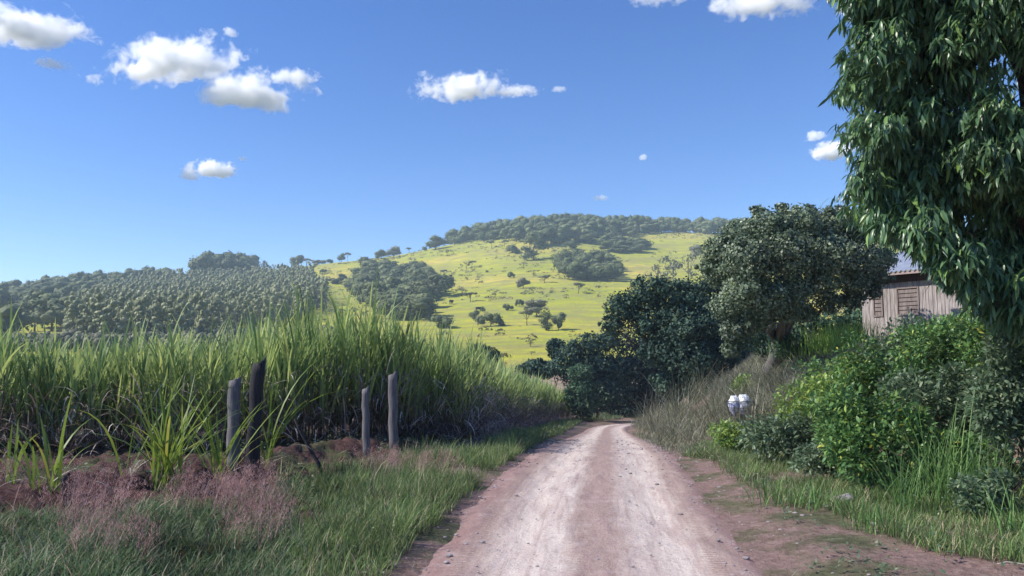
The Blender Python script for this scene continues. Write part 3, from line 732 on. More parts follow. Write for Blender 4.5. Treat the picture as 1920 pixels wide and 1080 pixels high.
# ---------------- grasses
def region(n, poly, z0=0.0, ymin=5.0, ymax=34):
    """world points (uniform on the ground) whose foot falls in the outline"""
    poly = np.array(poly, float)
    m = int(n*1.0); X = []; tot = 0
    umin, umax = poly[:, 0].min(), poly[:, 0].max()
    for _ in range(60):
        y = np.sqrt(rng.uniform(ymin**2, ymax**2, 40000)); u = rng.uniform(umin, umax, 40000); x = (u-960)*y/1500*1.0
        z = H(x, y); px, py = proj(x, y, z); k = inpoly(px, py, poly)
        X.append(np.stack([x, y, z], 1)[k]); tot += k.sum()
        if tot > m: break
    return np.concatenate(X)[:m]
def grass_patch(g, pts, L, w, tilt=(.1, .5), curl=(.3, 1.2), tuft=.05, per=6, nseg=3, thr=-.20):
    f_ = fbm(pts[:, 0]*.8+60, pts[:, 1]*.8)+.3*(rng.random(len(pts))-.5); pts = pts[f_ > thr]; f_ = f_[f_ > thr]; L = L*np.repeat(np.clip(.85+1.7*f_, .35, 1.5), per)
    p = np.repeat(pts, per, 0); n = len(p); p = p+np.stack([rng.normal(size=n)*tuft, rng.normal(size=n)*tuft, np.zeros(n)], 1)
    p[:, 2] = H(p[:, 0], p[:, 1])-.01
    blades(g, p, rng.random(n)*6.283, tilt[0]+(tilt[1]-tilt[0])*rng.random(n), curl[0]+(curl[1]-curl[0])*rng.random(n), L*(.5+.7*rng.random(n)), w*(.7+.6*rng.random(n)), nseg, 0, 1.5)
M_grass = leaf_mat('verge_grass', [(0, (.05, .085, .03)), (.5, (.085, .135, .045)), (.80, (.12, .17, .055)), (.9, (.22, .20, .12)), (1, (.30, .25, .17))], .3, .55, .25, 1.3, along=[(.25, 0, (.07, .065, .035))], patch=.35)
M_grass_dark = leaf_mat('dark_verge_grass', [(0, (.04, .07, .03)), (.55, (.065, .11, .045)), (.82, (.11, .145, .065)), (.9, (.19, .16, .11)), (1, (.26, .21, .16))], .3, .55, .25, 1.3, along=[(.25, 0, (.06, .05, .035))], patch=.35)
M_tan = leaf_mat('dry_grass', [(0, (.06, .065, .04)), (.4, (.10, .105, .07)), (.7, (.17, .165, .12)), (.85, (.26, .24, .19)), (1, (.09, .13, .05))], .2, .7, .2, 1.2, patch=.45)
M_pink = leaf_mat('pink_grass_plume', [(0, (.30, .16, .14)), (.5, (.50, .30, .27)), (1, (.66, .46, .42))], .3, .8, .1, 1.5, patch=.3, gain=1.0)
LG1 = [(500, 1300), (545, 960), (520, 905), (600, 880), (690, 868), (740, 868), (800, 850), (900, 842), (960, 818), (1050, 792), (1105, 782), (1070, 805), (1000, 836), (935, 876), (880, 925), (820, 985), (740, 1045), (620, 1300)]
LG2 = [(-700, 1300), (-500, 960), (0, 985), (100, 955), (220, 965), (350, 955), (440, 945), (540, 930), (560, 1000), (540, 1300)]
RG1 = [(1330, 862), (1400, 850), (1480, 845), (1600, 860), (1640, 920), (1560, 960), (1470, 950), (1400, 915)]
RG2 = [(1560, 960), (1650, 900), (1760, 890), (2300, 900), (2500, 1090), (1900, 1060), (1740, 1035), (1650, 1000)]
def grasses():
    g = G()
    grass_patch(g, region(5200, LG1, ymax=27), .26, .009, per=8, thr=-.07)
    grass_patch(g, region(500, LG1, ymax=27), .42, .010, (.05, .4), (.2, 1.0), .03, 8)
    grass_patch(g, region(2200, LG1, ymin=27, ymax=76), .34, .022, per=6)
    grass_patch(g, region(900, [(560, 960), (700, 900), (860, 900), (800, 960), (640, 1030)]), .25, .009, per=8)
    grass_patch(g, region(500, [(1275, 855), (1300, 838), (1345, 828), (1390, 826), (1395, 845), (1330, 862)]), .3, .012, (.3, .9), (.8, 1.8)); grass_patch(g, region(1300, RG1), .22, .008, per=8); grass_patch(g, region(3200, RG2, ymin=6), .26, .009, per=8)
    # thin cover everywhere off the road
    n = 9000; y = np.sqrt(rng.uniform(25, 34**2, n)); x = rng.uniform(-1.15, 1.15, n)*y*.66; r = np.abs(x-roadx(y))
    k = (r > 2.15+.5*rng.random(n)) & (fbm(x*.6+9, y*.6)+.35*rng.random(n) > .22)
    grass_patch(g, np.stack([x, y, H(x, y)], 1)[k], .13, .007, (.2, .9), per=5)
    grass_patch(g, region(1500, [(1330, 640), (1700, 640), (1700, 730), (1500, 740), (1330, 740)], ymin=18, ymax=60), .35, .014, per=8, thr=-1)
    tag(g.obj('verge_grass', M_grass, attr=True), 'short green grass along both verges of the dirt road', 'grass', kind='stuff')
    g = G(); p = region(5200, LG2, ymin=4.5)
    grass_patch(g, p, .26, .009, (.15, .9), (.3, 1.5), .05, 9, 4, thr=-.09)
    grass_patch(g, region(1500, [(1090, 792), (1120, 775), (1200, 765), (1330, 760), (1330, 784), (1210, 786), (1180, 783), (1150, 788)], ymin=45, ymax=90), .6, .03, (.1, .7), (.3, 1.4), .1, 7, 3)
    tag(g.obj('dark_grass', M_grass_dark, attr=True), 'deep green bushy grass in the lower left corner', 'grass', kind='stuff')
    # pink plumes
    g = G()
    P1 = region(60, [(-300, 905), (130, 900), (140, 1000), (-300, 1010)])
    P2 = region(80, [(90, 950), (250, 940), (250, 1020), (100, 1030)])
    P3 = region(140, [(380, 950), (480, 925), (530, 1000), (525, 1060), (420, 1050)])
    P4 = region(45, [(300, 960), (420, 940), (420, 985), (300, 990)]); P5 = region(90, [(650, 885), (720, 880), (850, 890), (850, 915), (700, 915)])
    P6 = region(40, [(100, 1080), (300, 1080), (300, 1040), (100, 1040)], ymin=4.5)
    pp = np.concatenate([P1, P2, P3, P4, P5, P6]); n = len(pp)
    L = .38+.22*rng.random(n); az = rng.normal(size=n)*1.2; tl = .1+.35*rng.random(n)
    blades(g, pp, az, tl, .35, L, .005, 3)
    tip = pp+np.stack([np.sin(tl+.2)*np.cos(az)*L, np.sin(tl+.2)*np.sin(az)*L, np.cos(tl+.2)*L], 1)
    m = 46; f = rng.random((n, m, 1)); dirn = (tip-pp)/L[:, None]
    q = tip[:, None]-dirn[:, None]*f*.2+rng.normal(size=(n, m, 3))*(.006+.05*np.sin(f*2.6)**1)
    q = q.reshape(-1, 3); nn = len(q)
    blades(g, q, rng.random(nn)*6.283, .2+1.0*rng.random(nn), .3, .035+.03*rng.random(nn), .008, 1, 0, 3)
    tag(g.obj('pink_grass', M_pink), 'feathery pink seed heads of grass in the left verge', 'grass', kind='stuff')
    # dry grass banks on the right
    g = G()
    for n, poly, L in [(900, [(1185, 800), (1215, 790), (1260, 770), (1340, 775), (1350, 822), (1280, 840), (1240, 825)], 1.15), (2600, [(1330, 790), (1350, 730), (1420, 715), (1560, 715), (1560, 770), (1480, 800), (1400, 810)], 1.0),
                       (300, [(1185, 812), (1240, 826), (1340, 840), (1320, 862), (1240, 845)], .3)]:
        grass_patch(g, region(n, poly, ymax=58), L, .014, (.1, .75), (.5, 1.9), .1, 9, 5)
    grass_patch(g, region(4000, [(1340, 650), (1640, 650), (1640, 720), (1560, 760), (1370, 760)], ymin=18, ymax=45), .5, .014, (.1, .7), (.4, 1.6), .1, 8, 4, thr=-1)
    tag(g.obj('dry_grass', M_tan, attr=True), 'grey straw coloured grass arching on the right bank beside the bend', 'grass', kind='stuff')
grasses()

# ---------------- grass clumps one can point to
M_clump = leaf_mat('cane_shoot_leaf', [(0, (.09, .15, .03)), (.6, (.17, .25, .04)), (1, (.32, .33, .06))], .42, .45, .35, 2, patch=.15, gain=1.3)
M_white = leaf_mat('bleached_leaf', [(0, (.35, .32, .26)), (1, (.6, .56, .48))], .2, .6, .2, 2, patch=.1, gain=1.0)
def clump(name, px, py, hpx, n, spread, label, cat, w=.03, dry=4, mat=None, group=None, tilt=.55, curl=1.3):
    p = ground_hit(px, py); k = p[1]/1500; L = hpx*k*1.12
    o = empty(name, p); tag(o, label, cat, group)
    g = G(); b = np.stack([rng.normal(size=n)*spread, rng.normal(size=n)*spread, np.zeros(n)-.04], 1)
    s = rng.random(n)
    blades(g, b, rng.random(n)*6.283, .04+tilt*s, .15+curl*rng.random(n)**1.5, L*(.55+.5*rng.random(n)), w*(.6+.6*rng.random(n)), 8, 0, 1.0)
    g.obj('leaves', mat or M_clump, o)
    if dry:
        g = G(); b = np.stack([rng.normal(size=dry)*spread, rng.normal(size=dry)*spread, np.full(dry, .03)], 1)
        blades(g, b, rng.random(dry)*6.283, .5+.6*rng.random(dry), 1.1+.9*rng.random(dry), L*(.25+.35*rng.random(dry)), w*.55, 8, 0, 1)
        g.obj('dry_leaves', M_white, o)
    return o
CG = 'young cane shoots along the fence line'
clump('cane_shoot', 20, 905, 130, 9, .05, 'yellow green cane shoot at the left edge of the photo', 'cane shoot', .045, 2, group=CG)
clump('cane_shoot', 92, 920, 165, 16, .12, 'loose cane shoot with arching white tips beside the broken stump', 'cane shoot', .04, 6, group=CG)
clump('cane_shoot', 236, 900, 210, 9, .06, 'thin leaning cane shoot left of the thick tuft', 'cane shoot', .035, 3, group=CG, tilt=.5)
clump('cane_shoot', 308, 915, 215, 60, .09, 'thickest tuft of young cane, bright yellow green', 'cane shoot', .034, 3, group=CG)
clump('cane_shoot', 408, 915, 250, 26, .05, 'tall cane shoot with long arching leaves left of the tall dark post', 'cane shoot', .032, 8, group=CG)
clump('cane_shoot', 500, 878, 225, 14, .06, 'cane shoot growing behind the tall dark post', 'cane shoot', .035, 6, group=CG, tilt=.45)
M_tall = leaf_mat('tall_grass_leaf', [(0, (.05, .10, .03)), (.6, (.085, .16, .045)), (1, (.16, .25, .09))], .35, .5, .3, 2, patch=.2)
TG = 'tall grass tufts on the right verge'
for px, py, h, n, lab in [(1770, 950, 190, 120, 'tallest grass tuft in front of the leafy bank on the right'), (1700, 960, 130, 80, 'medium grass tuft left of the tallest one'), (1850, 960, 150, 90, 'grass tuft right of the tallest one'),
                          (1530, 955, 60, 70, 'short grass tuft beside the pale stone'), (1910, 1010, 120, 80, 'grass tuft at the right edge of the photo'), (1640, 1000, 70, 80, 'low grass tuft right of the pale stone'), (1450, 945, 60, 60, 'low grass tuft between road and leafy shrubs')]:
    clump('grass_tuft', px, py, h, n, .16, lab, 'grass tuft', .014, 0, M_tall, TG, .45, 1.2)
for px, py, h, n, lab in [(1600, 850, 130, 40, 'thin tall grass tuft rising among the yellow green shrubs'), (1745, 800, 120, 40, 'thin tall grass tuft in the middle of the leafy bank'), (1850, 840, 150, 50, 'thin tall grass tuft high on the leafy bank near the right edge'), (1470, 830, 80, 40, 'thin tall grass tuft behind the low dull shrub')]:
    clump('grass_tuft', px, py, h, n, .12, lab, 'grass tuft', .016, 3, M_tall, TG, .5, 1.4)
LGT = 'loose grass tufts on the left verge'
for px, py, h, lab in [(400, 1060, 90, 'dark tuft in the lower left between pink patches'), (590, 1010, 70, 'tuft on the left verge nearest the bottom'), (720, 960, 60, 'bright tuft near the left road edge'), (650, 905, 55, 'bright tuft below the paired grey posts')]:
    clump('grass_tuft', px, py, h, 70, .12, lab, 'grass tuft', .010, 0, M_grass, LGT, .8, 1.2)

for px, py, h, n, lab in [(1225, 812, 90, 150, 'arching grey grass clump nearest the bend, at the road edge'), (1275, 800, 110, 170, 'large arching grey grass clump right of the bend'), (1340, 800, 100, 150, 'arching grey grass clump just left of the white bags'),
                          (1440, 800, 105, 150, 'arching grey grass clump right of the white bags'), (1500, 770, 90, 140, 'arching grey grass clump below the small tree trunk'), (1372, 735, 60, 100, 'arching grey grass clump left of the small tree trunk'), (1310, 755, 90, 120, 'arching grey grass clump behind the largest one')]:
    clump('grass_clump', px, py, h, n, .22, lab, 'grass clump', .020, 10, M_tan, 'arching grey grass clumps on the right bank', .75, 1.9)
# ---------------- posts
M_post_dark = solid_mat('charred_wood', (.012, .012, .016), (.05, .045, .05), 9, .8, .3, (4, 4, .5), .6)
M_post_grey = solid_mat('weathered_wood', (.09, .085, .095), (.24, .22, .22), 9, .9, .2, (5, 5, .4), .6)
def post(name, px, py_foot, px_top, py_top, wpx, mat, label, Y=None, split=True, group='old wooden fence posts'):
    f = ground_hit(px, py_foot) if Y is None else on(P(px, py_foot, Y)[0], Y)
    top = P(px_top, py_top, f[1]); r = wpx*f[1]/1500/2; h = top-f
    g = G(); m = 12
    pts = [(-h*.08) if i == 0 else h*(i/(m-1)) for i in range(m)]
    pts = [np.array(q)+np.array([math.sin(i*1.3)*r*.08, 0, 0]) for i, q in enumerate(pts)]
    g.tube(pts, [r*(1.05-.1*i/m) for i in range(m)], 12, .14)
    # slanted, chipped top
    if split:
        hh = np.linalg.norm(h); V = g.V[0]; k = V[:, 2] > h[2]*.93; V[k, 2] += (V[k, 0]-h[0])*.55+rng.normal(size=k.sum())*r*.18
    o = g.obj(name, mat, loc=f); tag(o, label, 'fence post', group); return o
post('fence_post', 470, 895, 485, 681, 25, M_post_dark, 'tallest fence post, dark and leaning slightly right')
post('fence_post', 437, 880, 440, 712, 23, M_post_grey, 'grey post just behind and left of the tallest dark one')
post('fence_post', 687, 852, 685, 729, 14, M_post_grey, 'shorter left post of the grey pair in front of the cane')
post('fence_post', 738, 842, 736, 701, 17, M_post_grey, 'taller right post of the grey pair in front of the cane')
post('fence_stump', 128, 948, 122, 892, 16, M_post_dark, 'broken black stump low among the left weeds')
def stick(px, py, px2, py2, w, mat, label, name='leaning_stick'):
    f = ground_hit(px, py); t = P(px2, py2, f[1]+.15)-f; r = w*f[1]/1500/2; g = G()
    g.tube([-t*.1, t*.25+[.02, 0, 0], t*.55, t*.8-[.015, 0, 0], t], [r, r, r*.9, r*.8, r*.4], 7, .3); g.tube([t*.55, t*.6+np.array([.08, 0, .1])], [r*.5, r*.2], 5)
    return tag(g.obj(name, mat, loc=f), label, 'stick')
stick(606, 892, 552, 786, 6, M_post_dark, 'thin dark stick leaning left in the soil right of the tall post')
stick(600, 880, 588, 850, 7, M_post_dark, 'short dark broken stick beside the long leaning one')

# ---------------- right-hand trees
M_mango = leaf_mat('mango_leaf', [(0, (.030, .062, .030)), (.5, (.048, .095, .042)), (.93, (.08, .14, .052)), (1, (.14, .22, .05))], .18, .36, .55, .8, patch=.3)
def sprigs(lobes, per=5):
    out = list(lobes)
    for c, rr in lobes:
        for d in rdir(per):
            d[2] = abs(d[2])*.9-.15; k = rng.uniform(.12, .30)
            out.append((np.array(c)+d*np.array(rr)*rng.uniform(.95, 1.22), [rr[0]*k, rr[1]*k, rr[2]*k*1.2]))
    return out
def mango():
    cen = np.array([8.4, 11.6, 6.1]); rad = np.array([2.9, 3.0, 4.0])
    o = empty('mango_tree', on(8.0, 11.8)); tag(o, 'huge dark tree with drooping lance-shaped leaves filling the upper right', 'tree')
    lobes = []
    for d in rdir(112):
        if d[1] > .55: continue
        k = .70+.30*rng.random(); r = .38+.36*rng.random(); lobes.append((cen+d*rad*k, [r, r, r*1.05]))
    for q, rr in ((P(1636, 112, 10.4), .42), (P(1655, 30, 10.4), .5), (P(1668, -60, 10.4), .7), (P(1640, 258, 10.4), .40), (P(1668, 330, 10.4), .42), (P(1698, 400, 10.3), .42), (P(1725, 440, 10.2), .4), (P(1760, 480, 10.2), .42), (P(1800, 505, 10.2), .42), (P(1700, 250, 11), .8), (P(1720, 120, 11), .9), (P(1720, 0, 11), .9), (P(1730, 360, 11), .8), (P(1850, 100, 10.4), .8), (P(1860, 300, 10.4), .8), (P(1860, 535, 10.5), .5), (P(1910, 570, 10.5), .5)): lobes.append((q, [rr, rr, rr])); lobes.append((q, [rr*.9, rr*.9, rr]))
    p, d = foliage_pts(sprigs(lobes, 2), 13500, .3)
    p = np.concatenate([p, cen+rdir(2000)*rad*(.55+.25*rng.random((2000, 1)))])
    # leave hollows
    hol = [P(1745, 190, 9.4), P(1775, 300, 9.4), P(1700, 330, 9.8)]
    keep = np.ones(len(p), bool)
    for h_ in hol: keep &= ~((np.linalg.norm(p-h_, axis=1) < .62) & (p[:, 1] < 11))
    keep &= p[:, 2] > H(p[:, 0], p[:, 1])+1.1
    keep &= p[:, 2] > 2.1+p[:, 1]*np.interp(p[:, 0]/p[:, 1], [.45, .50, .533, .56, .593, .64], [.165, .150, .112, .088, .06, .035])
    cl = fbm(p[:, 0]*.95+p[:, 1]*.6+3, p[:, 2]*1.05+5, 3); keep &= (cl > -.115) | (rng.random(len(p)) < .10)
    p = p[keep]; n = len(p); m = 10
    rel = p-cen; out = rel/np.linalg.norm(rel, axis=1, keepdims=True); az = np.arctan2(out[:, 1], out[:, 0])
    A = az[:, None]+rng.normal(size=(n, m))*1.25; dr = -.25-1.0*rng.random((n, m))+.35*rng.normal(size=(n, m))
    ax = np.stack([np.cos(A)*np.cos(dr), np.sin(A)*np.cos(dr), np.sin(dr)], -1).reshape(-1, 3)
    up = np.array([0, 0, 1.0])+rng.normal(size=(n*m, 3))*.25
    pos = np.repeat(p, m, 0)+rng.normal(size=(n*m, 3))*.045
    g = G(); place_leaves(g, LT_lance, pos, ax, up, .12+.13*rng.random(n*m))
    g.obj('crown', M_mango).parent = None
    c = bpy.data.objects[-1] if False else [q for q in bpy.data.objects if q.name.startswith('crown') and q.data and len(q.data.materials) and q.data.materials[0] == M_mango][0]
    c.parent = o; c.location = -np.array(o.location)
    t = trunk_limbs('trunk', on(8.0, 11.8)-np.array(o.location), np.array([8.0, 11.7, 3.6])-np.array(o.location), [((np.array(a)-np.array(o.location)).tolist(), r) for a, r in lobes], .28, BARK, o, 26)
mango()

def leafy_tree(name, foot, lobes, n, size, mat, label, cat='tree', fork=.45, r0=.12, nl=9, group=None, shell=.5, tmpl=None, bark=None):
    o = empty(name, foot); tag(o, label, cat, group); f = np.array(foot, float)
    L = [((np.array(c)-f).tolist(), r) for c, r in lobes]
    p, d = foliage_pts(L, int(n*.72), shell); p2, d2 = foliage_pts(sprigs(L)[len(L):], n-int(n*.72), .2)
    p = np.concatenate([p, p2]); d = np.concatenate([d, d2])
    g = G()
    if tmpl is None: quads(g, p, size, d, .8)
    else:
        ax = d*.9+rdir(n)*.8+np.array([0, 0, .15]); place_leaves(g, tmpl, p, ax, np.array([0, 0, 1.0])+rng.normal(size=(n, 3))*.45, size*(.6+.8*rng.random(n)))
    g.obj('crown', mat, o, smooth=tmpl is not None)
    c = np.mean([l[0] for l in L], 0); fk = np.array([c[0]*.35, c[1]*.35, max(.25, c[2]*fork)])
    trunk_limbs('trunk', [0, 0, 0], fk, L, r0, bark or BARK, o, nl)
    return o
M_grove = leaf_mat('small_grey_green_leaf', [(0, (.055, .078, .05)), (.6, (.085, .115, .07)), (.93, (.14, .17, .10)), (1, (.32, .34, .26))], .2, .5, .35, .7, patch=.35)
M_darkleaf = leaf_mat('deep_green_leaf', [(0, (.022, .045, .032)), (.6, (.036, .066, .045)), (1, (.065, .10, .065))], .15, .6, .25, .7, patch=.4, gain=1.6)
D = 24.5
lb = lobes_px([(1390, 445, D, 46), (1440, 425, D-.5, 42), (1500, 418, D-.5, 44), (1560, 420, D, 44), (1612, 440, D+.3, 40), (1352, 470, D, 40), (1410, 490, D-1, 60), (1480, 480, D-1, 60), (1550, 478, D-.6, 56), (1610, 490, D-.2, 46), (1652, 485, D+.4, 32),
               (1350, 515, D, 34), (1400, 545, D-.8, 48), (1365, 575, D-.4, 36), (1380, 620, D-.4, 32), (1372, 655, D-.3, 22), (1440, 560, D-.8, 46), (1485, 545, D-.6, 44), (1540, 530, D-.3, 40), (1600, 528, D, 34), (1645, 520, D+.5, 24), (1450, 470, D+1.3, 60), (1540, 470, D+1.3, 60), (1420, 600, D+.2, 34), (1475, 585, D, 30), (1330, 500, D+.3, 22), (1420, 395, D, 14), (1465, 390, D, 14), (1520, 392, D, 12), (1580, 395, D, 14), (1660, 450, D, 16), (1555, 568, D+.2, 26), (1600, 562, D+.4, 24), (1510, 585, D+.4, 26), (1635, 548, D+.5, 20)])
lb = [lb[k_] for k_ in (5, 7, 8, 2, 6, 3, 16)]+[q_ for i_, q_ in enumerate(lb) if i_ not in (5, 7, 8, 2, 6, 3, 16)]
M_bark_pale = solid_mat('pale_bark', (.09, .08, .075), (.24, .22, .205), 9, .9, .1, (3, 3, .5), .5)
leafy_tree('round_crowned_tree', ground_hit(1447, 705), lb, 85000, .042, M_grove, 'rounded small-leaved tree with a short trunk standing left of the shed', fork=.36, r0=.32, nl=7, bark=M_bark_pale, shell=.35)
D = 45.0
lb = lobes_px([(1165, 575, D, 36), (1215, 550, D, 42), (1262, 560, D, 50), (1310, 560, D, 55), (1150, 610, D, 26), (1215, 600, D, 45), (1275, 620, D-.5, 60), (1340, 600, D, 60), (1240, 660, D-.3, 42), (1300, 680, D-.8, 60), (1360, 670, D, 60), (1260, 720, D, 36), (1330, 730, D-1, 50), (1380, 720, D, 40)])
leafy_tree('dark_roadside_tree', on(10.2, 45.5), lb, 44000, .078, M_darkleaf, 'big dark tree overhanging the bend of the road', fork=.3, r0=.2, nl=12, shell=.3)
M_leaf_shade = leaf_mat('leaf_with_bend_shade', [(0, (.010, .022, .018)), (.6, (.016, .032, .026)), (1, (.03, .05, .04))], .1, .7, .15, .7, patch=.4, gain=1.0)  # deep shade at the road bend put into the leaf colour
RT = 'trees closing in the dark bend of the road'
D = 72.0
lb = lobes_px([(1075, 665, D, 34), (1110, 650, D, 34), (1140, 640, D, 26), (1120, 690, D, 40), (1085, 705, D, 36), (1150, 700, D+1, 45), (1130, 740, D, 45), (1050, 690, D, 26)])
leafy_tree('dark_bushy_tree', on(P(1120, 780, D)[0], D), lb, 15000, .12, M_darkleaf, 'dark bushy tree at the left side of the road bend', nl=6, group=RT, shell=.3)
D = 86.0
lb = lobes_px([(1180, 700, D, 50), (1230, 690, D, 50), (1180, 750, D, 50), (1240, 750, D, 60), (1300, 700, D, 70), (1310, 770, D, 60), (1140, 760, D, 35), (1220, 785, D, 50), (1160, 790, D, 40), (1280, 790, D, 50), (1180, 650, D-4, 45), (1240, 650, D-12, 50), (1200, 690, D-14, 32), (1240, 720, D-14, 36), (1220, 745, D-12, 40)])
leafy_tree('dark_bushy_tree', on(P(1200, 780, D)[0], D), lb, 17000, .16, M_leaf_shade, 'darkest tree closing the view straight ahead where the road disappears', nl=6, group=RT, shell=.3)
D = 98.0
lb = lobes_px([(1120, 720, D, 50), (1180, 700, D, 40), (1240, 720, D, 60), (1330, 700, D, 80), (1400, 690, D, 80), (1180, 760, D, 40), (1420, 620, D, 60), (1370, 640, D, 60)])
leafy_tree('dark_bushy_tree', on(P(1260, 780, D)[0], D), lb, 14000, .18, M_leaf_shade, 'wide dark tree furthest back behind the road bend', nl=6, group=RT, shell=.3)
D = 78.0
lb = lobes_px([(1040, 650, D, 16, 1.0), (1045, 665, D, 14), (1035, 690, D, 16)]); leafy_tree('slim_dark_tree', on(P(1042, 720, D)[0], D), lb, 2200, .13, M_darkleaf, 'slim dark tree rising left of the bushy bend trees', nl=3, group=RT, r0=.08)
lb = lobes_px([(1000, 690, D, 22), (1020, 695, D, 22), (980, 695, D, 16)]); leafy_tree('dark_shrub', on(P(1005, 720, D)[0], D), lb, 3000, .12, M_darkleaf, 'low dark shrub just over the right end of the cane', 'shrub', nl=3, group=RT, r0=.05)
M_teal = leaf_mat('blue_green_leaf', [(0, (.025, .055, .032)), (.6, (.042, .08, .045)), (1, (.08, .12, .065))], .25, .6, .25, .9, patch=.3)
D = 69.0
lb = lobes_px([(1090, 700, D, 24), (1092, 730, D, 28), (1094, 762, D, 28), (1075, 745, D, 20), (1108, 748, D, 20)])
leafy_tree('column_shrub', on(P(1092, 785, D)[0], D), lb, 9000, .09, M_teal, 'upright blue green shrub where the cane ends', 'shrub', nl=4, r0=.05)
lb = lobes_px([(915, 668, 62., 22), (900, 660, 62., 20)]); leafy_tree('dark_shrub', on(P(905, 720, 62.)[0], 62.), lb, 2000, .10, M_darkleaf, 'small dark shrub top behind the cane, left of the bend', 'shrub', nl=2, r0=.05)

lb = lobes_px([(1440, 640, 36., 40), (1500, 620, 36., 36), (1560, 610, 36., 36), (1620, 600, 36., 40), (1400, 610, 36., 40)])
leafy_tree('dull_shrub', on(P(1500, 690, 36.)[0], 36.), lb, 8000, .07, M_teal, 'wide dull green shrub behind the round-crowned tree and beside the shed', 'shrub', nl=5, r0=.06)
lb = lobes_px([(1215, 772, 82., 26), (1250, 765, 82., 34), (1290, 765, 82., 34), (1175, 778, 84., 18)])
leafy_tree('dark_shrub', on(P(1235, 785, 82.)[0], 82.), lb, 6000, .14, M_leaf_shade, 'dark undergrowth shrub on the outside of the road bend', 'shrub', nl=3, group=RT, r0=.05, shell=.2)
# leafy shrubs on the bank
M_shrub = leaf_mat('broad_leaf', [(0, (.040, .085, .028)), (.45, (.06, .125, .040)), (.85, (.10, .18, .05)), (.97, (.19, .25, .06)), (1, (.40, .36, .06))], .25, .42, .5, 1.1, patch=.35)
M_shrub2 = leaf_mat('dull_broad_leaf', [(0, (.045, .075, .042)), (.5, (.07, .11, .06)), (.9, (.11, .15, .085)), (1, (.2, .22, .13))], .25, .45, .5, 1.1, patch=.3)
M_shrub3 = leaf_mat('yellow_green_leaf', [(0, (.06, .12, .03)), (.5, (.11, .18, .04)), (1, (.22, .27, .06))], .3, .45, .45, 1.1, patch=.3)
SG = 'leafy shrubs covering the right bank'
def shrub(px, py, wpx, hpx, n, size, mat, label, tmpl=LT_oval, group=SG, lift=.15):
    f = ground_hit(px, py); k = f[1]/1500; w, h = wpx*k, hpx*k; lobes = []
    for i in range(16):
        a = rng.random()*6.283; rr = math.sqrt(rng.random())*.36; q = .30+.6*rng.random()*(1-rr)
        s = (.13+.13*rng.random())
        lobes.append(([f[0]+math.cos(a)*rr*w, f[1]+math.sin(a)*rr*w*.7, f[2]+h*q], [w*s, w*s*.8, h*s*1.15]))
    lobes.append(([f[0], f[1], f[2]+h*.35], [w*.4, w*.3, h*.35]))
    return leafy_tree('leafy_shrub', f, lobes, n, size, mat, label, 'shrub', .25, .03, 8, group, .25, tmpl)
shrub(1640, 925, 230, 230, 7500, .085, M_shrub, 'large broad-leaved shrub directly behind the pale stone')
shrub(1480, 875, 190, 100, 5000, .08, M_shrub2, 'low dull shrub left of the large broad-leaved one')
shrub(1400, 850, 130, 60, 3000, .08, M_shrub3, 'lowest yellow green shrub nearest the road bend')
shrub(1540, 850, 180, 150, 5500, .085, M_shrub3, 'yellow green shrub just above the low dull one')
shrub(1560, 780, 150, 120, 4200, .09, M_shrub, 'shrub in front of the dry grass and small tree trunk')
shrub(1660, 800, 190, 170, 6500, .085, M_shrub, 'green shrub in the middle of the leafy bank')
shrub(1770, 860, 210, 190, 6500, .085, M_shrub2, 'grey green shrub behind the tallest grass tuft')
shrub(1800, 760, 230, 170, 7500, .085, M_shrub, 'wide shrub below the drooping-leaved tree')
shrub(1910, 920, 200, 330, 9000, .08, M_shrub2, 'tall shrub at the right edge beside the tall grass')
shrub(1915, 760, 220, 220, 7500, .085, M_shrub, 'upper shrub at the right edge under the drooping-leaved tree')
shrub(1715, 705, 170, 100, 5200, .09, M_shrub2, 'dull shrub standing in front of the shed wall')
shrub(1640, 745, 130, 75, 4000, .09, M_shrub3, 'yellow green shrub below the left corner of the shed')
shrub(1840, 680, 190, 110, 5600, .085, M_shrub, 'shrub right of the shed, under the tree crown')
shrub(1800, 915, 170, 120, 4200, .08, M_shrub, 'mid-sized shrub filling in behind the tall grass tuft')
shrub(1560, 900, 130, 70, 2600, .07, M_shrub2, 'low shrub between the pale stone and the low dull shrub')
shrub(1850, 975, 120, 90, 2600, .06, M_shrub2, 'small low shrub among the right verge grass')
shrub(1700, 935, 90, 80, 1800, .07, M_shrub2, 'small pale shrub between the stone and the tall grass')
shrub(1265, 735, 60, 70, 1800, .07, M_shrub2, 'small greyish shrub in the dry grass by the bend')
shrub(1395, 765, 60, 60, 1200, .08, M_shrub3, 'small yellowish shrub behind the white bags')
shrub(1500, 690, 110, 60, 2400, .10, M_teal, 'green shrub right of the small tree trunk')
M_field = leaf_mat('bright_grass_leaf', [(0, (.08, .16, .03)), (1, (.18, .27, .05))], .4, .5, .3, 1, patch=.2)
for px, py, h, lab in [(1560, 665, 62, 'bright tall grass left of the shed, nearest the tree'), (1600, 662, 66, 'bright tall grass touching the left shed corner'), (1530, 672, 45, 'shorter bright grass between the small tree and the shed')]:
    clump('grass_tuft', px, py, h, 260, .45, lab, 'grass tuft', .025, 0, M_field, 'bright grass beside the shed', .25, .8)

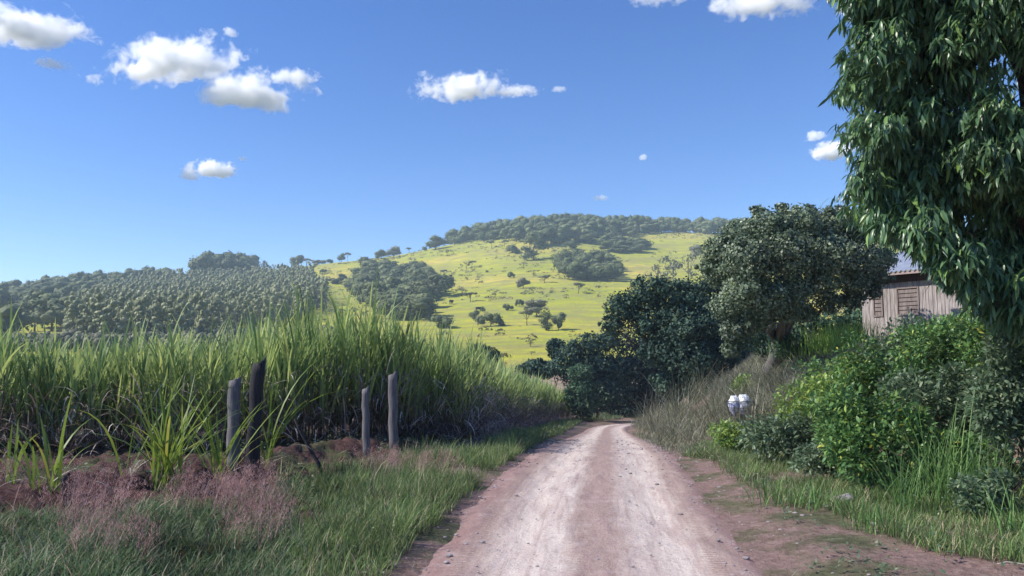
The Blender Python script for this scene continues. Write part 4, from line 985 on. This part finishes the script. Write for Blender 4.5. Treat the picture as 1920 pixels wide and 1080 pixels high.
# ---------------- shed
M_plank = solid_mat('bleached_planks', (.17, .14, .13), (.62, .56, .53), 4, .85, .2, (10, 10, .5), .5)
M_plank_dark = solid_mat('brown_planks', (.07, .045, .035), (.15, .10, .08), 6, .85, .2, (5, 5, .5), .3)
M_tin = solid_mat('dull_tin', (.45, .47, .52), (.62, .65, .70), 2, .45, .5, (1, 1, 1), .1, .3)
M_int = solid_mat('interior_shade_black', (.01, .01, .01), (.02, .018, .018), 3, .9, .1)
M_plank_mid = solid_mat('grey_brown_planks', (.18, .14, .13), (.34, .29, .27), 5, .85, .2, (4, 4, .6), .3)
def shed():
    A = P(1620, 650, 28.0); a2 = np.array([A[0], 28.0]); b2 = np.array([14.5, 25.2])
    z0 = A[2]-.5; z1 = P(1635, 521, 28.)[2]
    ang = math.atan2(b2[1]-a2[1], b2[0]-a2[0]); Lw = float(np.hypot(*(b2-a2)))+.15
    o = empty('wooden_shed', (a2[0], a2[1], z0), ang)
    tag(o, 'weathered plank shed with a tin roof behind the shrubs', 'shed')
    hgt = z1-z0; g = G(); x = 0.0; rs = random.Random(5)
    ww = [(1.25, 1.95), (.42, .72)]; zb, zt = hgt-1.35, hgt-.5
    while x < Lw:
        w = rs.uniform(.10, .15)
        for (s0, s1) in [(0, hgt-.25)]:
            inw = any(a < x+w/2 < b for a, b in ww)
            segs = [(0, zb), (zt, hgt-.25)] if inw else [(0, hgt-.25)]
            for s0, s1 in segs:
                g.box((x+w/2, rs.uniform(-.008, .008), (s0+s1)/2), (w-.012, .022, s1-s0))
        x += w
    # return wall at the left and rear
    for i in range(26): g.box((.0-.014, .03+i*.13+.06, hgt/2+.1), (.022, .118, hgt+.15))
    for i in range(26): g.box((Lw+.014, .03+i*.13+.06, hgt/2+.1), (.022, .118, hgt+.15))
    g.obj('wall', M_plank, o, False)
    g = G(); g.box((Lw/2, .12, hgt/2-.2), (Lw-.1, .02, hgt-.5)); g.obj('interior_dark_sheet', M_int, o, False)  # near-black sheet giving the unlit inside between the planks by colour
    g = G(); g.box((Lw/2, -.02, hgt-.14), (Lw+.06, .05, .26)); g.obj('top_board', M_plank_dark, o, False)
    for a, b in ww:
        s = G()
        for k in range(6): s.box(((a+b)/2, -.005, zb+.06+k*.14), (b-a-.06, .02, .115))
        w = s.obj('shutter', M_plank_mid, o, False)
        f = G()
        for xx in (a, b): f.box((xx, -.03, (zb+zt)/2), (.05, .03, zt-zb+.1))
        for zz in (zb-.025, zt+.025): f.box(((a+b)/2, -.028, zz), (b-a-.05, .03, .05))
        f.obj('frame', M_plank_mid, w, False)
    # corrugated roof
    nx, L0, L1 = 150, -.35, Lw+.45; xs = np.linspace(L0, L1, nx); ysr = np.linspace(-.45, 3.6, 8); Vr = []
    for yy in ysr:
        for xx in xs: Vr.append([xx, yy, hgt+.06+(yy+.45)*.30+.028*math.sin(xx*2*math.pi/.16)])
    Vr = np.array(Vr); i, j = np.meshgrid(np.arange(7), np.arange(nx-1), indexing='ij'); q = i*nx+j
    F = np.stack([q, q+1, q+nx+1, q+nx], -1).reshape(-1, 4)
    Vb = Vr-[0, 0, .006]; n0 = len(Vr)
    g = G(); g.add(np.vstack([Vr, Vb]), np.vstack([F, F[:, ::-1]+n0])); g.obj('roof', M_tin, o)
    g = G(); g.box((Lw/2+.05, -.40, hgt+.0), (Lw+.75, .03, .10)); g.obj('eave_board', solid_mat('pinkish_board', (.32, .24, .22), (.5, .40, .37), 5, .8, .2, (.5, 5, 5)), o, False)
    # open lean-to on the right, with a rail
    for xx, yy in ((Lw+1.9, 0), (Lw+1.9, 2.2)):
        g = G(); g.box((xx, yy, hgt/2), (.1, .1, hgt)); g.obj('porch_post', M_plank, o, False)
    g = G(); g.box((Lw+.98, 0, hgt-1.0), (1.8, .05, .09)); g.obj('porch_rail', M_plank, o, False)
    g = G(); g.box((Lw+1.0, .9, hgt+.12), (2.3, 3.0, .03)); g.obj('porch_roof', M_tin, o, False)
    g = G(); g.box((Lw+.98, 2.3, hgt/2), (1.9, .04, hgt-.1)); g.obj('porch_wall', M_plank_dark, o, False)
shed()

# ---------------- roadside basket with two white bags
def bags():
    f = ground_hit(1397, 812); D = f[1]; k = D/1500
    top = P(1387, 757, D)
    M_wire = solid_mat('dark_wire', (.02, .02, .03), (.06, .06, .08), 5, .5, .5); 
    o = empty('litter_basket', f); tag(o, 'small wire litter basket on a dark post beside the road', 'litter basket')
    c = top-f; g = G(); g.tube([[0, 0, -.15], [c[0]*.5+.02, 0, c[2]*.4], [c[0], 0, c[2]-.28]], [.035, .03, .028], 8); g.obj('post', M_post_dark, o)
    def ring(z, r, rr=.012):
        g = G(); g.tube([[c[0]+r*math.cos(t)*1.0, r*.8*math.sin(t), c[2]+z] for t in np.linspace(0, 6.283, 25)], rr, 6); return g
    gg = ring(.06, .36); gg.obj('rim', M_wire, o)
    g = G()
    for t in np.linspace(0, 6.283, 15)[:-1]:
        g.tube([[c[0]+.36*math.cos(t), .29*math.sin(t), c[2]+.06], [c[0]+.26*math.cos(t), .21*math.sin(t), c[2]-.3]], .006, 4)
    for z, r in ((-.1, .32), (-.3, .26)):
        g.tube([[c[0]+r*math.cos(t), r*.8*math.sin(t), c[2]+z] for t in np.linspace(0, 6.283, 25)], .007, 4)
    g.obj('cage', M_wire, o)
    V, F = ico(4)
    m, nt, oo = newmat('thin_plastic'); b = N(nt, 'ShaderNodeBsdfPrincipled'); nz = noise(nt, 5, 4, .6, N(nt, 'ShaderNodeTexCoord').outputs['Object'], 1.5)
    nt.links.new(ramp(nt, nz, [(.38, (.16, .17, .36)), (.52, (.50, .53, .72)), (.62, (.72, .74, .82))]), b.inputs['Base Color']); b.inputs['Roughness'].default_value = .35
    nt.links.new(b.outputs[0], oo.inputs[0])
    m2, nt, oo = newmat('white_plastic'); b2 = N(nt, 'ShaderNodeBsdfPrincipled'); b2.inputs['Base Color'].default_value = (.8, .82, .84, 1); b2.inputs['Roughness'].default_value = .35; nt.links.new(b2.outputs[0], oo.inputs[0])
    for dx, r, h, lab in ((-.145, .15, .50, 'smaller white bag, on the left in the litter basket'), (.10, .19, .56, 'larger white bag, on the right in the litter basket')):
        W = V.copy(); q = np.sin(V[:, 0]*7+V[:, 2]*5)*.05+np.sin(V[:, 1]*11+V[:, 2]*9)*.04+np.sin(V[:, 0]*17-V[:, 2]*3)*.025
        W = W*(1+q[:, None]); W[:, :2] *= (r*(1-.14*(W[:, 2:3] < 0)*np.abs(W[:, 2:3]))); W[:, 2] *= h/2
        ob = mobj('plastic_bag', W, F, m, loc=f+c+[dx, 0, -.04]); ob.data.materials.append(m2)
        mi = (V[F].mean(1)[:, 2] > .28).astype(np.int32); ob.data.polygons.foreach_set('material_index', mi)
        tag(ob, lab, 'plastic bag', 'plastic bags in the litter basket')
    Wd = V*np.array([.10, .1, .2]); ob = mobj('dark_bag', Wd*(1+.12*np.sin(V[:, [2, 0, 1]]*6)), F, solid_mat('dark_red_blue_plastic', (.10, .02, .05), (.02, .025, .10), 4, .4, .4, bump=0, detail=1), loc=f+c+[.37, .02, -.12])
    tag(ob, 'small dark red and blue bag hanging right of the white bags', 'plastic bag')
bags()

# ---------------- stones and scraps
M_stone = solid_mat('pale_stone', (.22, .19, .19), (.48, .43, .42), 6, .9, .2)
def rock(px, py, wpx, label, mat=M_stone):
    f = ground_hit(px, py); k = f[1]/1500*wpx/2; V, F = ico(3)
    q = 1+.18*np.sin(V[:, [1, 2, 0]]*3+px)+.08*np.sin(V[:, [2, 0, 1]]*8+py)
    o = mobj('stone', V*q*np.array([k, k*.7, k*.62]), F, mat, smooth=False, loc=f+[0, 0, k*.2]); return tag(o, label, 'stone', 'loose stones beside the road')
rock(1583, 945, 44, 'largest pale stone at the foot of the leafy bank')
rock(1553, 952, 18, 'small pale stone left of the largest one')
rock(1640, 985, 14, 'small pale stone in the grass right of the largest one')
M_dirt = solid_mat('dark_clod', (.05, .028, .025), (.12, .07, .06), 8, .95, .1)
rock(250, 915, 60, 'dark soil clod below the thin leaning cane shoot', M_dirt); rock(365, 905, 62, 'dark soil clod right of the thickest cane tuft', M_dirt); rock(540, 905, 40, 'dark soil clod right of the tall dark post', M_dirt)
rock(770, 845, 40, 'dark soil clod behind the paired grey posts', M_dirt)
def scraps():
    V, F = ico(1); g = G(); n = 1500
    y = np.sqrt(rng.uniform(36, 30**2, n)); side = np.where(rng.random(n) < .5, -1, 1); r = (1.3+np.abs(rng.normal(size=n))*.7)*side; k = rng.random(n) < .25; r[k] = rng.uniform(-1.4, 1.4, k.sum())
    x = roadx(y)+r
    for i in range(n):
        s = .008+.022*rng.random()**3; z = float(H(x[i], y[i]))+(.03+.09*float(sm(1.75, 1.25, abs(r[i]))) if abs(r[i]) < 1.75 else .0)
        g.add(V*(1+.25*rng.random((len(V), 1)))*np.array([s*1.4, s, s*.6])+[x[i], y[i], z], F)
    tag(g.obj('gravel', M_stone, smooth=False), 'scattered gravel bits along the edges of the dirt road', 'gravel', kind='stuff')
scraps()
f = ground_hit(1890, 1062); g = G(); g.tube([[-.1, 0, .02], [.0, .02, .035], [.12, -.05, .03], [.3, -.1, .02]], [.006, .007, .006, .003], 5)
tag(g.obj('twig', M_white, loc=f), 'thin pale twig on the soil in the lower right corner', 'twig')

# ---------------- weeds, straw and pasture tussocks
def weeds():
    g = G(); n = 16000; y = np.sqrt(rng.uniform(30, 30**2, n)); x = rng.uniform(-1.2, 1.2, n)*y*.64; rr = x-roadx(y); a = np.abs(rr)
    k = (a > 2.0+.5*rng.random(n)) & ((fbm(x*.9, y*.9)+.45*rng.random(n)) > .20) & ~((rr < -3.2) & (rng.random(n) < .65))
    x, y = x[k], y[k]; z = H(x, y); n = len(x); m = 7
    p = np.repeat(np.stack([x, y, z+.02], 1), m, 0); hgt = np.repeat(.03+.22*rng.random(n)**2, m)*rng.random(n*m); p[:, 2] += hgt
    az = rng.random(n*m)*6.283; el = .1+.8*rng.random(n*m)
    ax = np.stack([np.cos(az)*np.cos(el), np.sin(az)*np.cos(el), np.sin(el)], 1)
    place_leaves(g, LT_oval, p+rng.normal(size=p.shape)*.02, ax, np.array([0, 0, 1.])+rng.normal(size=p.shape)*.3, .02+.045*rng.random(n*m))
    tag(g.obj('low_weeds', M_shrub2), 'small broad-leaved weeds scattered through the verge grass', 'weeds', kind='stuff')
    g = G(); n = 9000; y = np.sqrt(rng.uniform(30, 26**2, n)); x = rng.uniform(-1.2, 1.2, n)*y*.64; rr = x-roadx(y); a = np.abs(rr)
    k = (a > 1.7) & ((fbm(x*1.1+30, y*1.1)+.3*rng.random(n)) > .12) | ((rr < -3.0) & (rr > -9) & (rng.random(n) < .8)); x, y = x[k], y[k]; n = len(x)
    blades(g, np.stack([x, y, H(x, y)+.015], 1), rng.random(n)*6.283, 1.15+.4*rng.random(n), .35*rng.random(n), .10+.35*rng.random(n)**2, .006+.008*rng.random(n), 3, 0, 3)
    g.V[0][:, 2] = np.maximum(g.V[0][:, 2], H(g.V[0][:, 0], g.V[0][:, 1])+.008)
    tag(g.obj('straw_litter', M_tan, attr=True), 'bits of dry straw lying on the soil beside the road', 'straw', kind='stuff')
weeds()
def tussocks():
    g = G(); pts = sample_ground(24000, 560, 1700, 130, 760, [(560, 700), (590, 500), (760, 478), (900, 447), (1000, 440), (1345, 432), (1700, 440), (1700, 700)])
    w = fbm(pts[:, 0]/45, pts[:, 1]/45); pts = pts[(w+.25*rng.random(len(pts))) > .20]
    for p in pts[:3600]:
        s = rng.uniform(.3, 1.4)**1.5; m = 16; d = rdir(m); d[:, 2] = np.abs(d[:, 2]); quads(g, p+d*np.array([s, s, s*.55]), .28*s, d, .6)
    tag(g.obj('pasture_tussocks', M_tuss, smooth=False), 'low rough tussocks and seedlings dotted over the pasture hill', 'tussocks', kind='stuff')
M_tuss = leaf_mat('tussock_leaf', [(0, (.10, .12, .045)), (.6, (.16, .16, .07)), (1, (.24, .20, .10))], .1, .7, .1, .1, patch=.2, gain=1)
tussocks()
